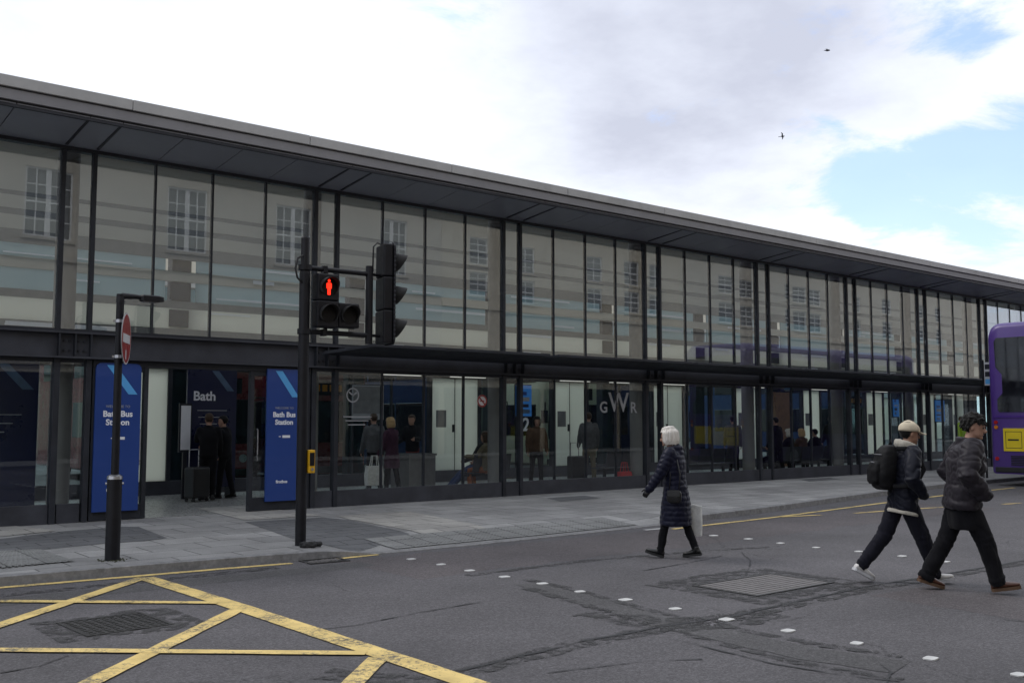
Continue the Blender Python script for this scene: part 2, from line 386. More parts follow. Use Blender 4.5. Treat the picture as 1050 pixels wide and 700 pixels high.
def dup(o, parent=None, loc=None, rz=None, label=None):
    kids = list(o.children)
    c = o.copy(); COL.objects.link(c)
    if parent: c.parent = parent
    if loc is not None: c.location = loc
    if rz is not None: c.rotation_euler = (0, 0, rz)
    if label: c['label'] = label
    for k in kids: dup(k, c)
    return c
def eval_mesh(me, mods):
    o = bpy.data.objects.new('tmp', me); COL.objects.link(o)
    for t, kw in mods:
        md = o.modifiers.new('m', t)
        for k, v in kw.items(): setattr(md, k, v)
    dg = bpy.context.evaluated_depsgraph_get(); dg.update()
    r = bpy.data.meshes.new_from_object(o.evaluated_get(dg))
    bpy.data.objects.remove(o); return r
def fuse(mb, vox, it=3):
    return eval_mesh(mb.mesh('fuse'), [('REMESH', dict(mode='VOXEL', voxel_size=vox, use_smooth_shade=True)), ('SMOOTH', dict(factor=.5, iterations=it))])
def displace(me, fn):
    me.update(); ns = [v.normal.copy() for v in me.vertices]
    for v, n in zip(me.vertices, ns): v.co = v.co + n * fn(v.co, n)
    me.update(); return me
def text(name, s, size, m, parent, mtx, ext=.002, bold=0., align='CENTER'):
    c = bpy.data.curves.new('t', 'FONT'); c.body = s; c.size = size; c.extrude = ext; c.offset = bold; c.align_x = align; c.align_y = 'CENTER'; c.resolution_u = 3
    o = bpy.data.objects.new('t', c); COL.objects.link(o)
    dg = bpy.context.evaluated_depsgraph_get(); dg.update()
    me = bpy.data.meshes.new_from_object(o.evaluated_get(dg)); bpy.data.objects.remove(o)
    me.transform(mtx)
    return link(name, me, m, parent)
def face_mtx(x, y, z): # text standing in the x-z plane, read from -y
    return Matrix.Translation((x, y, z)) @ Matrix.Rotation(math.pi / 2, 4, 'X')
# ================================================================== SETTING
# the ground: one sheet to the horizon
MB().add([(-300, -300, 0), (400, -300, 0), (400, 300, 0), (-300, 300, 0)], [(0, 1, 2, 3)]).build('road', 'asphalt')
tag(bpy.data.objects['road'], kind='structure')
KERB = [(-40, -5.0), (-6, -5.06), (2.56, -5.13), (4.0, -5.2), (5.31, -5.31), (6.92, -5.5), (8.32, -5.56), (9.83, -5.5), (11.93, -5.43), (13.5, -5.30), (15.8, -5.03), (19.04, -4.5), (22, -4.05), (24.5, -3.78), (27.5, -3.6), (34, -3.4), (90, -3.0)]
def kerb_y(x):
    for (a, b), (c, d) in zip(KERB, KERB[1:]):
        if a <= x <= c: return b + (d - b) * (x - a) / (c - a)
    return KERB[-1][1]
def sstep(t): t = max(0., min(1., t)); return t * t * (3 - 2 * t)
def drop(x): return .085 * min(sstep((x - 6.2) / .8), sstep((13.4 - x) / 1.0))
def pave_z(x, y):
    return .12 - .02 * min(1, max(0, -y / 5)) - drop(x) * sstep(1 - (y - kerb_y(x)) / 1.5)
def frange(a, b, s):
    n = max(1, int(round((b - a) / s))); return [a + (b - a) * i / n for i in range(n + 1)]
xs = [-40, -20, -8] + frange(-4, 30, .35) + [34, 45, 60, 90]
vs = []; fs = []; ny = 18
for x in xs:
    k = kerb_y(x) + .13
    for j in range(ny + 1):
        y = k * (j / ny); vs.append((x, y, pave_z(x, y)))
for i in range(len(xs) - 1):
    for j in range(ny):
        a = i * (ny + 1) + j; fs.append((a, a + 1, a + ny + 2, a + ny + 1))
o = MB().add(vs, fs).build('pavement', 'pave', smooth=True); tag(o, kind='structure')
mb = MB(); rr = []
for x in xs:
    k = kerb_y(x); z = pave_z(x, k + .1)
    rr.append([(x, k + .14, -.05), (x, k + .14, z + .003), (x, k + .03, z + .003), (x, k + .008, z - .006), (x, k, -.05)])
mb.loft(rr, caps=True, closed=True)
o = mb.build('kerb', 'kerb'); tag(o, kind='structure')
def sheet(name, polys, m, zf, parent=None):
    mb = MB()
    for p in polys:
        # refine by fan subdivision so that the sheet follows the pavement
        bm = bmesh.new(); bmv = [bm.verts.new((q[0], q[1], 0)) for q in p]; bm.faces.new(bmv)
        bmesh.ops.triangulate(bm, faces=bm.faces)
        bmesh.ops.subdivide_edges(bm, edges=bm.edges, cuts=7, use_grid_fill=True)
        mb.add([(v.co.x, v.co.y, zf(v.co.x, v.co.y)) for v in bm.verts], [[v.index for v in f.verts] for f in (bm.verts.index_update() or bm.faces)])
        bm.free()
    return mb.build(name, m, parent)
def pv(px, py): q = ground(px, py, .105); return (q.x, q.y)
up = lambda d: (lambda x, y: pave_z(x, y) + d)
o = sheet('pavement_dark_slabs', [
    [pv(-80, 560), pv(0, 553), pv(60, 545.7), pv(123.5, 540.6), pv(142, 540.6), pv(171.5, 551.7), pv(146, 555), pv(110, 557), pv(44, 563.7), pv(-80, 575)],
    [pv(251, 535.5), pv(330, 531), pv(356, 533), pv(420, 546), pv(362, 561), pv(300, 552)],
    [pv(560, 511), pv(600, 508.5), pv(616, 511), pv(575, 514.5)], [pv(820, 492), pv(850, 490), pv(862, 491.5), pv(830, 494)]], 'pave_dark', up(.004)); tag(o, kind='structure')
o = sheet('pavement_pale_slabs', [
    [pv(-80, 549), pv(4, 539), pv(58, 545), pv(0, 551), pv(-80, 558)],
    [pv(346, 529.5), pv(420, 525), pv(505, 541), pv(432, 545.5), pv(358, 533)],
    [pv(200, 522), pv(250, 519), pv(330, 529), pv(251, 534)]], 'pave_pale', up(.008)); tag(o, kind='structure')
o = sheet('tactile_paving', [[(7.3, kerb_y(7.3) + .18), (9.6, kerb_y(9.6) + .18), (12.0, kerb_y(12.) + .18), (12.0, kerb_y(12) + 1.0), (9.6, kerb_y(9.6) + .98), (7.3, kerb_y(7.3) + .98)],
    [pv(-80, 578), pv(-2, 566), pv(42, 564), pv(77, 575.5), pv(20, 580), pv(-80, 588)]], 'tactile', up(.012)); tag(o, kind='structure')
mb = MB()      # blisters of the tactile slabs
for i in range(70):
    for j in range(12):
        x = 7.34 + i * .0667; y = kerb_y(x) + .22 + j * .0667
        if noise.noise((x * 1.3, y, 2)) > -.35:
            z = pave_z(x, y) + .012; r = .016
            mb.loft([[(x + r * math.cos(a), y + r * math.sin(a), z) for a in (0, 1.05, 2.1, 3.14, 4.19, 5.24)], [(x + r * .6 * math.cos(a), y + r * .6 * math.sin(a), z + .005) for a in (0, 1.05, 2.1, 3.14, 4.19, 5.24)]])
for k in range(16): # ribbed tactile by the sign post
    t = k / 15
    a = Vector(pv(-2 + 42 * t, 566 - 2 * t)); b = Vector(pv(-30 + 100 * t, 586 - 10 * t))
    d = (b - a).normalized(); n_ = Vector((-d.y, d.x)) * .018
    if (b - a).length < 3: mb.add([(*(a + n_), pave_z(*a) + .013), (*(b + n_), pave_z(*b) + .013), (*(b - n_), pave_z(*b) + .013), (*(a - n_), pave_z(*a) + .013), (*a, pave_z(*a) + .019), (*b, pave_z(*b) + .019)], [(0, 1, 5, 4), (4, 5, 2, 3)])
o = mb.build('tactile_blisters', 'tactile'); tag(o, kind='stuff', label='rows of small raised blisters on the dropped kerb paving', cat='paving')
# far pavement behind the camera
o = MB().box(-60, 110, -40, -21.6, -.05, .11).build('opposite_pavement', 'pave'); tag(o, kind='structure')

def ribbon(mb, pts, w, z, jit=0., step=.12, seed=0):
    pts = [Vector((p[0], p[1])) for p in pts]; path = []
    for a, b in zip(pts, pts[1:]):
        n = max(1, int((b - a).length / step)) if jit else 1
        path += [a + (b - a) * i / n for i in range(n)]
    path.append(pts[-1]); vs = []; fs = []
    for i, p in enumerate(path):
        t = (path[min(i + 1, len(path) - 1)] - path[max(i - 1, 0)]).normalized(); nn = Vector((-t.y, t.x))
        ww = w[0] + (w[1] - w[0]) * i / max(1, len(path) - 1) if isinstance(w, tuple) else w
        j1 = noise.noise((p.x * 3.1 + seed, p.y * 3.1, 1.)) * jit + noise.noise((p.x * 13 + seed, p.y * 13, 1.)) * jit * .5
        j2 = noise.noise((p.x * 3.1 + seed, p.y * 3.1, 9.)) * jit + noise.noise((p.x * 13 + seed, p.y * 13, 9.)) * jit * .5
        a = p + nn * (ww / 2 + j1); b = p - nn * (ww / 2 + j2)
        vs += [(a.x, a.y, z), (b.x, b.y, z)]
        if i: fs.append((2 * i - 2, 2 * i - 1, 2 * i + 1, 2 * i))
    mb.add(vs, fs); return mb
def g2(px, py): q = ground(px, py); return (q.x, q.y)
# repairs and tar seams in the asphalt
mb = MB()
ribbon(mb, [g2(600, 628), g2(675, 640), g2(720, 640), g2(790, 628)], .55, .0056, .16, seed=8)
for s_ in (0, 1): ribbon(mb, [g2(540, 594 + 9 * s_), g2(600, 607 + 13 * s_), g2(675, 628 + 15 * s_), g2(760, 646 + 19 * s_), g2(835, 660 + 23 * s_), g2(925, 673 + 24 * s_)], .13, .0058, .04, seed=15 + s_)
ribbon(mb, [(7.8, -10.05), (9.75, -10.05)], 1.5, .0052, .2, step=.08, seed=6)
ribbon(mb, [(2.3, -7.86), (3.5, -7.86)], 1.0, .0052, .12, step=.08, seed=36)
ribbon(mb, [g2(330, 690), g2(420, 700), g2(520, 712)], .3, .0052, .1, seed=14)
ribbon(mb, [g2(470, 690), g2(525, 677), g2(600, 659), g2(675, 645), g2(750, 634), g2(820, 618), g2(885, 604), g2(960, 592), g2(1060, 575), g2(1200, 557)], .22, .0054, .06, seed=43)
ribbon(mb, [g2(480, 590), g2(600, 575), g2(700, 566), g2(800, 560)], .12, .0053, .05, seed=63)
ribbon(mb, [(-2, -5.75), (5.4, -5.75)], .2, .0050, .05, seed=73)
o = mb.build('tar_seam', 'tar'); o['kind'] = 'structure'
mb = MB(); ribbon(mb, [g2(470, 688), g2(525, 675), g2(600, 657), g2(675, 643), g2(750, 632), g2(820, 616), g2(885, 602), g2(960, 590), g2(1060, 573), g2(1200, 555)], .03, .0064, .022, seed=3)
o = mb.build('road_joint', 'joint'); tag(o, kind='structure')
mb = MB()
ribbon(mb, [g2(540, 598), g2(600, 614), g2(675, 636), g2(760, 655), g2(835, 671), g2(925, 684)], (.34, .42), .003, .05, seed=5)
ribbon(mb, [(-3, -6.1), (5.2, -6.15), (6.4, -6.1)], .42, .0018, .04, step=.1, seed=17)
o = mb.build('asphalt_patch', 'patch'); tag(o, kind='structure')
mb = MB()
ribbon(mb, [(6.2, -6.6), (20, -6.55)], 1.7, .0012, .12, step=.15, seed=23)
ribbon(mb, [(9.3, -15), (9.6, -11.2)], 1.1, .0012, .08, step=.15, seed=29)
o = mb.build('asphalt_reddish_strip', 'patch2'); tag(o, kind='structure')
mb = MB()      # single cracks
for k, pl in enumerate([[(560, 690), (610, 684), (660, 678), (720, 676)], [(1010, 630), (1035, 636), (1050, 637)], [(330, 645), (370, 640), (430, 628), (500, 616)], [(660, 585), (700, 578), (740, 570)],
                        [(690, 655), (790, 680), (850, 690), (930, 700)], [(0, 690), (40, 683), (70, 672)], [(765, 590), (770, 575), (760, 566)], [(900, 680), (915, 690), (905, 705)]]):
    ribbon(mb, [g2(*p) for p in pl], .014, .0062, .02, step=.05, seed=40 + k)
o = mb.build('asphalt_cracks', 'joint'); tag(o, kind='structure')

# ------------------------------------------------------------------ road markings
ZP = .008
mb = MB()
xr = 4.02
ribbon(mb, [(3.94, -5.52), (4.0, -8), (4.05, -16)], .2, ZP, .008, seed=1)
for y, e in ((-5.5, 5.2), (-7.91, 7), (-10.3, 7), (-12.8, 7)): ribbon(mb, [(3.93, y - .02), (3.93 - e, y - .02 - e * .985)], .15, ZP + .002, .008, seed=y)
for y, e in ((-7.5, 1.92), (-10.15, 4.6), (-12.8, 7)): ribbon(mb, [(3.93, y), (3.93 - e, y + e * .893)], .12, ZP + .004, .008, seed=y)
tag(mb.build('box_junction_marking', 'yellow'), 'yellow criss-cross box junction painted on the road near the sign post', 'road marking')
mb = MB()
ribbon(mb, [(-12, -5.45), (0, -5.5), g2(0, 602.5), g2(145, 590.3), g2(230, 583), g2(300, 577.5)], .11, ZP - .002, .008, seed=7)
ribbon(mb, [g2(346, 573), g2(387, 568.5)], .1, ZP - .002, .008, seed=9)
tag(mb.build('yellow_kerb_line', 'yellow'), 'worn single yellow line along the kerb beside the drain grate', 'road marking')
mb = MB()
ribbon(mb, [g2(690, 542.5), g2(720, 539), g2(800, 529.7), g2(907, 515.5), g2(967, 508), g2(1040, 500)], .1, ZP, .006, seed=11)
tag(mb.build('yellow_kerb_line', 'yellow'), 'clean yellow line along the high kerb behind the walking men', 'road marking')
for k, (a, b) in enumerate(((( 800, 530), (842, 528)), ((876, 526.3), (912, 523.5)), ((943, 521.5), (975, 519.5)), ((1028, 517), (1047, 515.8)))):
    mb = MB(); ribbon(mb, [g2(*a), g2(*b)], .1, ZP, .005, seed=k)
    tag(mb.build('bus_bay_dash', 'yellow'), ['pale yellow dash of the bus bay line nearest the white shopping bag', 'pale yellow dash of the bus bay line just left of the backpack man', 'pale yellow dash of the bus bay line between the two walking men', 'pale yellow dash of the bus bay line just right of the puffer jacket man'][k], 'road marking', 'dashes of the bus bay line')
mb = MB(); ribbon(mb, [g2(661, 543.5), g2(684, 541.5)], .1, ZP, .005, seed=31)
tag(mb.build('white_kerb_dash', 'white'), 'short white dash at the kerb just left of the woman in the long coat', 'road marking')
def stud(x, y, label, group, rz):
    r = .065; pts = [(-.085, -.05), (-.06, -.07), (.06, -.07), (.085, -.05), (.085, .05), (.06, .07), (-.06, .07), (-.085, .05)]
    k = random.uniform(.58, .76); c, s = math.cos(rz), math.sin(rz)
    mb = MB().prism([(k * (p[0] * c - p[1] * s), k * (p[0] * s + p[1] * c)) for p in pts], 'z', .0, .012)
    tag(mb.build('crossing_stud', 'white', bevel=.003, loc=(x, y, 0)), label, 'road stud', group)
for k in range(13): stud(7.0 + .02 * math.sin(k * 2.1), -6.15 - .61 * k, 'white square stud in the near row beside the traffic light crossing', 'near row of white crossing studs', random.uniform(-.2, .2))
for k in range(11): stud(11.9 + .05 * math.sin(k * 1.7), -6.89 - .596 * k, 'white square stud in the far row passing behind the two men', 'far row of white crossing studs', random.uniform(-.2, .2))
# covers
t = thing('inspection_cover', 'large rectangular two plate iron cover in dark patched asphalt', 'manhole cover', (8.785, -10.09, 0))
mb = MB(); w, d, f = .66, .41, .035
for (a, b, c_, e) in ((-w, w, -d, -d + f), (-w, w, d - f, d), (-w, -w + f, -d + f, d - f), (w - f, w, -d + f, d - f)): mb.box(a, b, c_, e, 0, .012)
mb.build('frame', 'iron', t)
for s in (-1, 1):
    mb = MB(); mb.box(s * .31 - .305, s * .31 + .305, -d + f + .008, d - f - .008, 0, .008)
    for k in range(9): yy = -.31 + k * .0775; mb.box(s * .31 - .29, s * .31 + .29, yy - .012, yy + .012, .008, .0125)
    mb.build('plate', 'ironpale', t)
t = thing('inspection_cover', 'small dark square studded cover inside the yellow box junction', 'manhole cover', (2.87, -7.86, 0), R(3))
mb = MB(); w = .36
for (a, b, c_, e) in ((-w, w, -w, -w + .03), (-w, w, w - .03, w), (-w, -w + .03, -w + .03, w - .03), (w - .03, w, -w + .03, w - .03)): mb.box(a, b, c_, e, 0, .01)
mb.build('frame', 'iron', t)
mb = MB(); mb.box(-.322, .322, -.322, .322, 0, .006)
for i in range(9):
    for j in range(9): mb.box(-.29 + i * .0725 - .02, -.29 + i * .0725 + .02, -.29 + j * .0725 - .02, -.29 + j * .0725 + .02, .006, .011)
mb.build('plate', 'iron', t)
t = thing('drain_grate', 'black slotted drain grate at the kerb below the traffic light pole', 'drain', (6.1, kerb_y(6.1) - .19, 0), R(-4))
mb = MB()
for (a, b, c_, e) in ((-.26, .26, -.18, -.15), (-.26, .26, .15, .18), (-.26, -.23, -.15, .15), (.23, .26, -.15, .15)): mb.box(a, b, c_, e, 0, .012)
mb.build('frame', 'iron', t)
mb = MB()
for k in range(8): mb.obox((-.2 + k * .057, 0, .006), Vector((.75, .66, 0)), Vector((-.66, .75, 0)), Vector((0, 0, 1)), .17 if 1 < k < 6 else .1, .01, .005)
mb.build('bars', 'ironpale', t)
MB().box(-.23, .23, -.15, .15, .0, .0022).build('sump', 'joint', t)

# ================================================================== BUS STATION
ST = thing('bus_station', 'long glass fronted bus station with dark steel frame and deep flat eaves', 'bus station')
XL, XRR = -9.2, 79.
COLS = [(-8.9, -8.4), (-4.5, -4.0), (-.15, .35), (4.42, 4.9), (8.9, 9.37), (13.43, 13.9), (17.87, 18.4), (22.31, 22.83), (26.68, 27.16), (30.84, 31.35), (35.1, 35.6), (39.4, 39.9), (43.8, 44.3), (48.2, 48.7), (52.6, 53.1), (57., 57.5), (61.4, 61.9), (65.8, 66.3), (70.2, 70.7), (74.6, 75.1)]
ZG0, ZG1 = 3.13, 6.02       # upper glazing
ZB0, ZB1 = 2.69, 3.11       # beam
ZL0 = .42
st = lambda name, mb, m, bevel=0., smooth=False, parent=ST: mb.build(name, m, parent, smooth, bevel)
# floor of the hall and the yard behind
st('floor', MB().box(XL, XRR, .02, 7.0, -.05, .124), 'floor')
# roof: slab, two-step fascia, panelled soffit
zb_ = lambda y: 6.22 + .69 * (y - .1) if y < 1.4 else 7.117 + .16 * (y - 1.4)
zt_ = lambda y: zb_(y) + .25
st('roof', MB().prism([(-1.36, 6.255), (-1.36, 6.56), (.2, 6.6), (1.4, zt_(1.4)), (1.4, zb_(1.4)), (.1, 6.22)], 'x', XL - .6, XRR + .6), 'steel2')
st('roof', MB().prism([(4.4, zb_(4.4)), (4.4, zt_(4.4)), (7.4, zt_(7.4)), (7.4, zb_(7.4))], 'x', XL - .6, XRR + .6), 'steel2')
st('ceiling_lining', MB().prism([(.1, 6.20), (1.41, zb_(1.41) - .02), (1.41, zb_(1.41) - .004), (.1, 6.216)], 'x', XL, XRR).prism([(4.39, zb_(4.39) - .02), (5.14, zb_(5.14) - .02), (5.14, zb_(5.14) - .004), (4.39, zb_(4.39) - .004)], 'x', XL, XRR), 'cream')
st('added_roof_light', MB().prism([(1.402, zt_(1.4) - .1), (1.402, zt_(1.4) - .05), (4.398, zt_(4.4) - .05), (4.398, zt_(4.4) - .1)], 'x', XL - .5, XRR + .5), 'added_rooflight')  # unseen glazed strip, added to let more daylight into the hall
mb = MB(); fx = [XL - .65] + [c for c in frange(XL + 2.2, XRR - 2, 3.02)] + [XRR + .65]
for a, b in zip(fx, fx[1:]):
    e = random.uniform(-.003, .003); mb.box(a + .004, b - .004, -1.46 + e, -1.362, 6.42, 6.585 + e)
st('fascia', mb, 'fascia', .008)
st('fascia', MB().prism([(-1.42, 6.25), (-1.42, 6.40), (-1.362, 6.418), (-1.362, 6.25)], 'x', XL - .65, XRR + .65), 'fascia2')
seams = []
for (a, b), (c, d) in zip(COLS, COLS[1:]):
    seams += [a, b] + [b + (c - b) * k / 4 for k in (1, 2, 3)]
seams += list(COLS[-1])
mb = MB()
zso, zsi = 6.245, 6.10
def sz(y): return zsi + (zso - zsi) * (y / -1.36)
for a, b in zip([XL - .5] + seams, seams + [XRR + .5]):
    mb.prism([(-1.355, sz(-1.355)), (-.02, sz(-.02)), (-.02, sz(-.02) - .03), (-1.355, sz(-1.355) - .03)], 'x', a + .007, b - .007)
st('soffit_panels', mb, 'soffit')
mb = MB().prism([(-1.36, sz(-1.36) + .005), (.06, sz(.06) + .06), (.06, sz(.06) - .01), (-1.36, sz(-1.36) - .015)], 'x', XL - .5, XRR + .5)
st('soffit_backing', mb, 'joint')
st('head_rail', MB().box(XL, XRR, -.07, .09, ZG1, 6.075), 'steel')
st('gutter_trim', MB().box(XL - .5, XRR + .5, -1.36, -1.30, 6.17, 6.212), 'steel2')
for a, b in COLS: st('rafter', MB().prism([(1.41, zb_(1.41)), (4.39, zb_(4.39)), (4.39, zt_(4.39) - .12), (1.41, zt_(1.41) - .12)], 'x', (a + b) / 2 - .06, (a + b) / 2 + .06), 'steel2')
# columns, mullions
for a, b in COLS:
    for x, w in ((a, .036), (b, .032)):
        mb = MB(); mb.box(x - w, x + w, -.055, .075, ZB1 + .002, ZG1 - .002)
        mb.box(x - w - .01, x + w + .01, -.07, .075, .1, ZB0 - .002)
        st('column', mb, 'steel', .006)
        st('soffit_rib', MB().prism([(-1.28, sz(-1.28) - .031), (-.14, sz(-.14) - .031), (-.14, sz(-.14) - .05), (-1.28, sz(-1.28) - .036)], 'x', x - .02, x + .02), 'steel2')
    xc = (a + b) / 2
    st('inner_column', MB().tube([(xc, .55, .12), (xc, .55, 6.15)], .17, 20), 'column', smooth='auto')
def bays():
    for (a, b), (c, d) in zip(COLS, COLS[1:]): yield a, b, c, d
mull_u = MB(); nb = 0
for a, b, c, d in bays():
    for k in (1, 2, 3):
        x = b + (c - b) * k / 4
        if x < 45: st('mullion', MB().box(x - .014, x + .014, -.022, .06, ZG0 - .01, ZG1), 'steel')
        else: mull_u.box(x - .02, x + .02, -.035, .06, ZG0 - .01, ZG1)
st('far_mullions', mull_u, 'steel')
# beam: I-section with web, flanges, bolted plates at the columns
mb = MB(); mb.box(XL, XRR, -.06, .04, ZB0 + .03, ZB1 - .03); mb.box(XL, XRR, -.17, .07, ZB1 - .03, ZB1); mb.box(XL, XRR, -.17, .07, ZB0, ZB0 + .03)
st('beam', mb, 'steel2')
st('sill_rail', MB().box(XL, XRR, -.05, .075, ZB1 + .002, ZB1 + .045), 'steel')
for a, b in COLS:
    mb = MB()
    for x in (a, (a + b) / 2, b): mb.box(x - .012, x + .012, -.165, -.062, ZB0 + .032, ZB1 - .032)
    for x in (a + .09, a + .17, b - .17, b - .09):
        for z in (ZB0 + .13, ZB0 + .28): mb.tube([(x, -.062, z), (x, -.085, z)], .018, 6)
    st('bolted_plate', mb, 'steel')
# small blade canopies over the bays right of the entrance
for i, (a, b, c, d) in enumerate(bays()):
    if i < 4: continue
    mb = MB(); yb, yf = -.18, -1.12
    pl = [(a + .1, yb), (a + .62, yf), (d - .1, yf), (d + .02, yb)]
    zb, zf = 2.93, 3.05
    lo = [(p[0], p[1], zb if p[1] == yb else zf) for p in pl]; hi = [(p[0], p[1], (zb if p[1] == yb else zf) + .055) for p in pl]
    mb.add(lo + hi, [(0, 1, 2, 3), (7, 6, 5, 4), (0, 4, 5, 1), (1, 5, 6, 2), (2, 6, 7, 3), (3, 7, 4, 0)])
    st('canopy', mb, 'steel', .006)
# glazing
pane_n = 0
def pane(x0, x1, z0, z1, y=0., m='glass_up', name='glass_pane'):
    mb = MB().box(x0, x1, y - .005, y + .005, z0, z1); xc, zc = (x0 + x1) / 2, (z0 + z1) / 2
    ty, tz = random.gauss(0, .0022), random.gauss(0, .0014)      # panes are never perfectly in line
    mb.v = [(v[0], v[1] + max(-.012, min(.012, (v[0] - xc) * ty + (v[2] - zc) * tz)), v[2]) for v in mb.v]
    return st(name, mb, m)
for a, b, c, d in bays():
    if b > 46 or b < -5: pane(a + .07, c - .07, ZG0 + .03, ZG1 - .01); continue
    pane(a + .044, b - .038, ZG0 + .03, ZG1 - .005)
    for k in range(4):
        x0 = b + (c - b) * k / 4; x1 = b + (c - b) * (k + 1) / 4
        pane(x0 + (.038 if k == 0 else .016), x1 - (.044 if k == 3 else .016), ZG0 + .03, ZG1 - .005)
# ground floor: glazed screens on a dark plinth; entrance between x = 5.9 and 7.7
ENT = (5.86, 7.66)
def screen(x0, x1, n, z1=ZB0 - .06):
    st('plinth', MB().box(x0, x1, -.035, .055, .1, ZL0), 'steel2', .004)
    st('transom', MB().box(x0, x1, -.04, .06, z1, ZB0 - .001), 'steel')
    for k in range(n):
        a = x0 + (x1 - x0) * k / n; b = x0 + (x1 - x0) * (k + 1) / n
        if k: st('mullion', MB().box(a - .014, a + .014, -.02, .055, ZL0, z1), 'steel')
        pane(a + (.02 if k else .0), b - (.02 if k < n - 1 else 0), ZL0 + .002, z1 - .002, m='glass', name='shopfront_pane')
for i, (a, b, c, d) in enumerate(bays()):
    if abs(b - 4.9) < .1: continue
    if b > 46: screen(b + .07, c - .07, 1); screen(a + .07, b - .07, 1); continue
    screen(a + .054, b - .048, 1); screen(b + .048, c - .054, 4 if b > 8 else 3)
screen(4.42 + .068, 4.9 - .068, 1); screen(39.4 + .068, 39.9 - .068, 1)
for (x0, x1) in ((4.97, ENT[0]), (ENT[1], 8.83)):
    dr = st('sliding_door', MB().box(x0, x0 + .07, -.05, .06, .13, ZB0 - .10).box(x1 - .07, x1, -.05, .06, .13, ZB0 - .10).box(x0 + .07, x1 - .07, -.045, .055, .13, .36).box(x0 + .07, x1 - .07, -.045, .055, ZB0 - .18, ZB0 - .10), 'steel', .004)
    MB().box(x0 + .07, x1 - .07, -.005, .005, .362, ZB0 - .182).build('door_glass', 'glass', dr)
    hx = x1 - .13 if x0 < 5 else x0 + .13
    MB().tube([(hx, -.06, 1.0), (hx, -.09, 1.02), (hx, -.09, 1.55), (hx, -.06, 1.57)], .012, 8).build('handle', 'chrome', dr)
st('door_track', MB().box(4.97, 8.83, -.06, .08, ZB0 - .098, ZB0 - .002), 'steel')
# --- rear wall of the hall
YR = 5.0
DOORS = [(7.58 - 1.1, 8.1), (15.0, 16.62), (19.3, 20.67), (23.52, 25.0), (27.67, 28.9), (31.6, 32.75), (35.85, 37.14), (40.0, 41.3), (42.72, 43.9), (-1.5, 0.1), (3.2, 3.9)]
DOORS.sort()
mb = MB()
px_ = XL
mbf = MB(); mbp = MB()
mbp.box(XL, XRR, YR - .08, YR + .06, .12, .42)
mbf.box(XL, XRR, YR - .06, YR + .06, 2.84, 2.97)
for x0, x1 in DOORS:
    for x in (x0, x1): mbf.box(x - .045, x + .045, YR - .07, YR + .07, .42, 2.84)
    dr = st('bay_door', MB().box(x0 + .047, (x0 + x1) / 2 - .012, YR - .02, YR + .02, .42, 2.838).box((x0 + x1) / 2 + .012, x1 - .047, YR - .02, YR + .02, .42, 2.838), 'frost', .004)
    xm = (x0 + x1) / 2
    MB().box(xm - .011, xm + .011, YR - .018, YR + .018, .42, 2.838).build('centre_joint', 'joint', dr)
    MB().box(x0 + .2, x0 + .52, YR - .032, YR - .021, 1.55, 2.0).build('notice', 'notice', dr)
    MB().box(xm - .09, xm - .015, YR - .05, YR - .022, 1.42, 1.62).build('push_plate', 'steel', dr)
st('rear_frame', mbf, 'steel'); st('rear_plinth', mbp, 'steel2')
gaps = []; e = XL
for x0, x1 in DOORS + [(XRR, XRR)]:
    if x0 - e > .3: gaps.append((e + .05, x0 - .05))
    e = x1
for a, b in gaps:
    n = max(1, int((b - a) / 1.1))
    for k in range(n):
        x0 = a + (b - a) * k / n; x1 = a + (b - a) * (k + 1) / n
        if x0 > 46: continue
        st('rear_pane', MB().box(x0 + .02, x1 - .02, YR - .005, YR + .005, .422, 2.838), 'glass_rear')
        if k: st('rear_mullion', MB().box(x0 - .02, x0 + .02, YR - .04, YR + .04, .42, 2.84), 'steel')
# upper rear wall: cream bands, grey rails and teal strips
for z0, z1, m in ((2.972, 3.529, 'cream_lit'), (3.531, 3.749, 'cream2'), (3.751, 4.199, 'cream_lit'), (4.201, 4.369, 'cream2'), (4.801, 5.029, 'cream'), (5.301, 5.579, 'cream2'), (5.581, 5.869, 'cream'), (5.871, 5.999, 'cream2'), (6.001, 6.269, 'cream'), (6.271, 6.359, 'cream2'), (6.361, 7.69, 'cream')):
    st('wall_band' if m[:6] == 'cream' and m != 'cream2' else 'wall_rail', MB().box(XL, XRR, YR + (.155 if m == 'cream2' else .15), YR + .22, z0, z1), m)
for z0, z1 in ((4.371, 4.799), (5.031, 5.299)):
    for a, b, c, d in bays():
        if a < 46: st('teal_strip', MB().box(a - .2, c - .9, YR + .158, YR + .19, z0, z1), 'teal')
        else: st('teal_strip', MB().box(a - .2, c - .2, YR + .158, YR + .19, z0, z1), 'teal')
for a, b in COLS:
    if a > 46: continue
    for z0, z1 in ((3.04, 3.50), (3.79, 4.17), (4.40, 4.77)): st('dark_panel', MB().box(a - .80, a - .36, YR + .128, YR + .152, z0, z1), 'steel2')  # dark panels stand in for the rear columns glimpsed between bands
for a, b in COLS:
    st('rear_column', MB().box(a - .72, a - .28, YR + .24, YR + .5, .12, 7.1), 'steel')
rs = random.Random(11)
for a, b, c, d in bays():      # white strips of uneven length, painted in as bright streaks of daylight
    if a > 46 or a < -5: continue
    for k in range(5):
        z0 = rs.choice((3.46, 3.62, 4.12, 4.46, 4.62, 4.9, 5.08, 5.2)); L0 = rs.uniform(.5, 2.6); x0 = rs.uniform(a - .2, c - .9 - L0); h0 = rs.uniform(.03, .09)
        st('painted_streak', MB().box(x0, x0 + L0, YR + .10 + .008 * k, YR + .104 + .008 * k, z0, z0 + h0), 'streak')
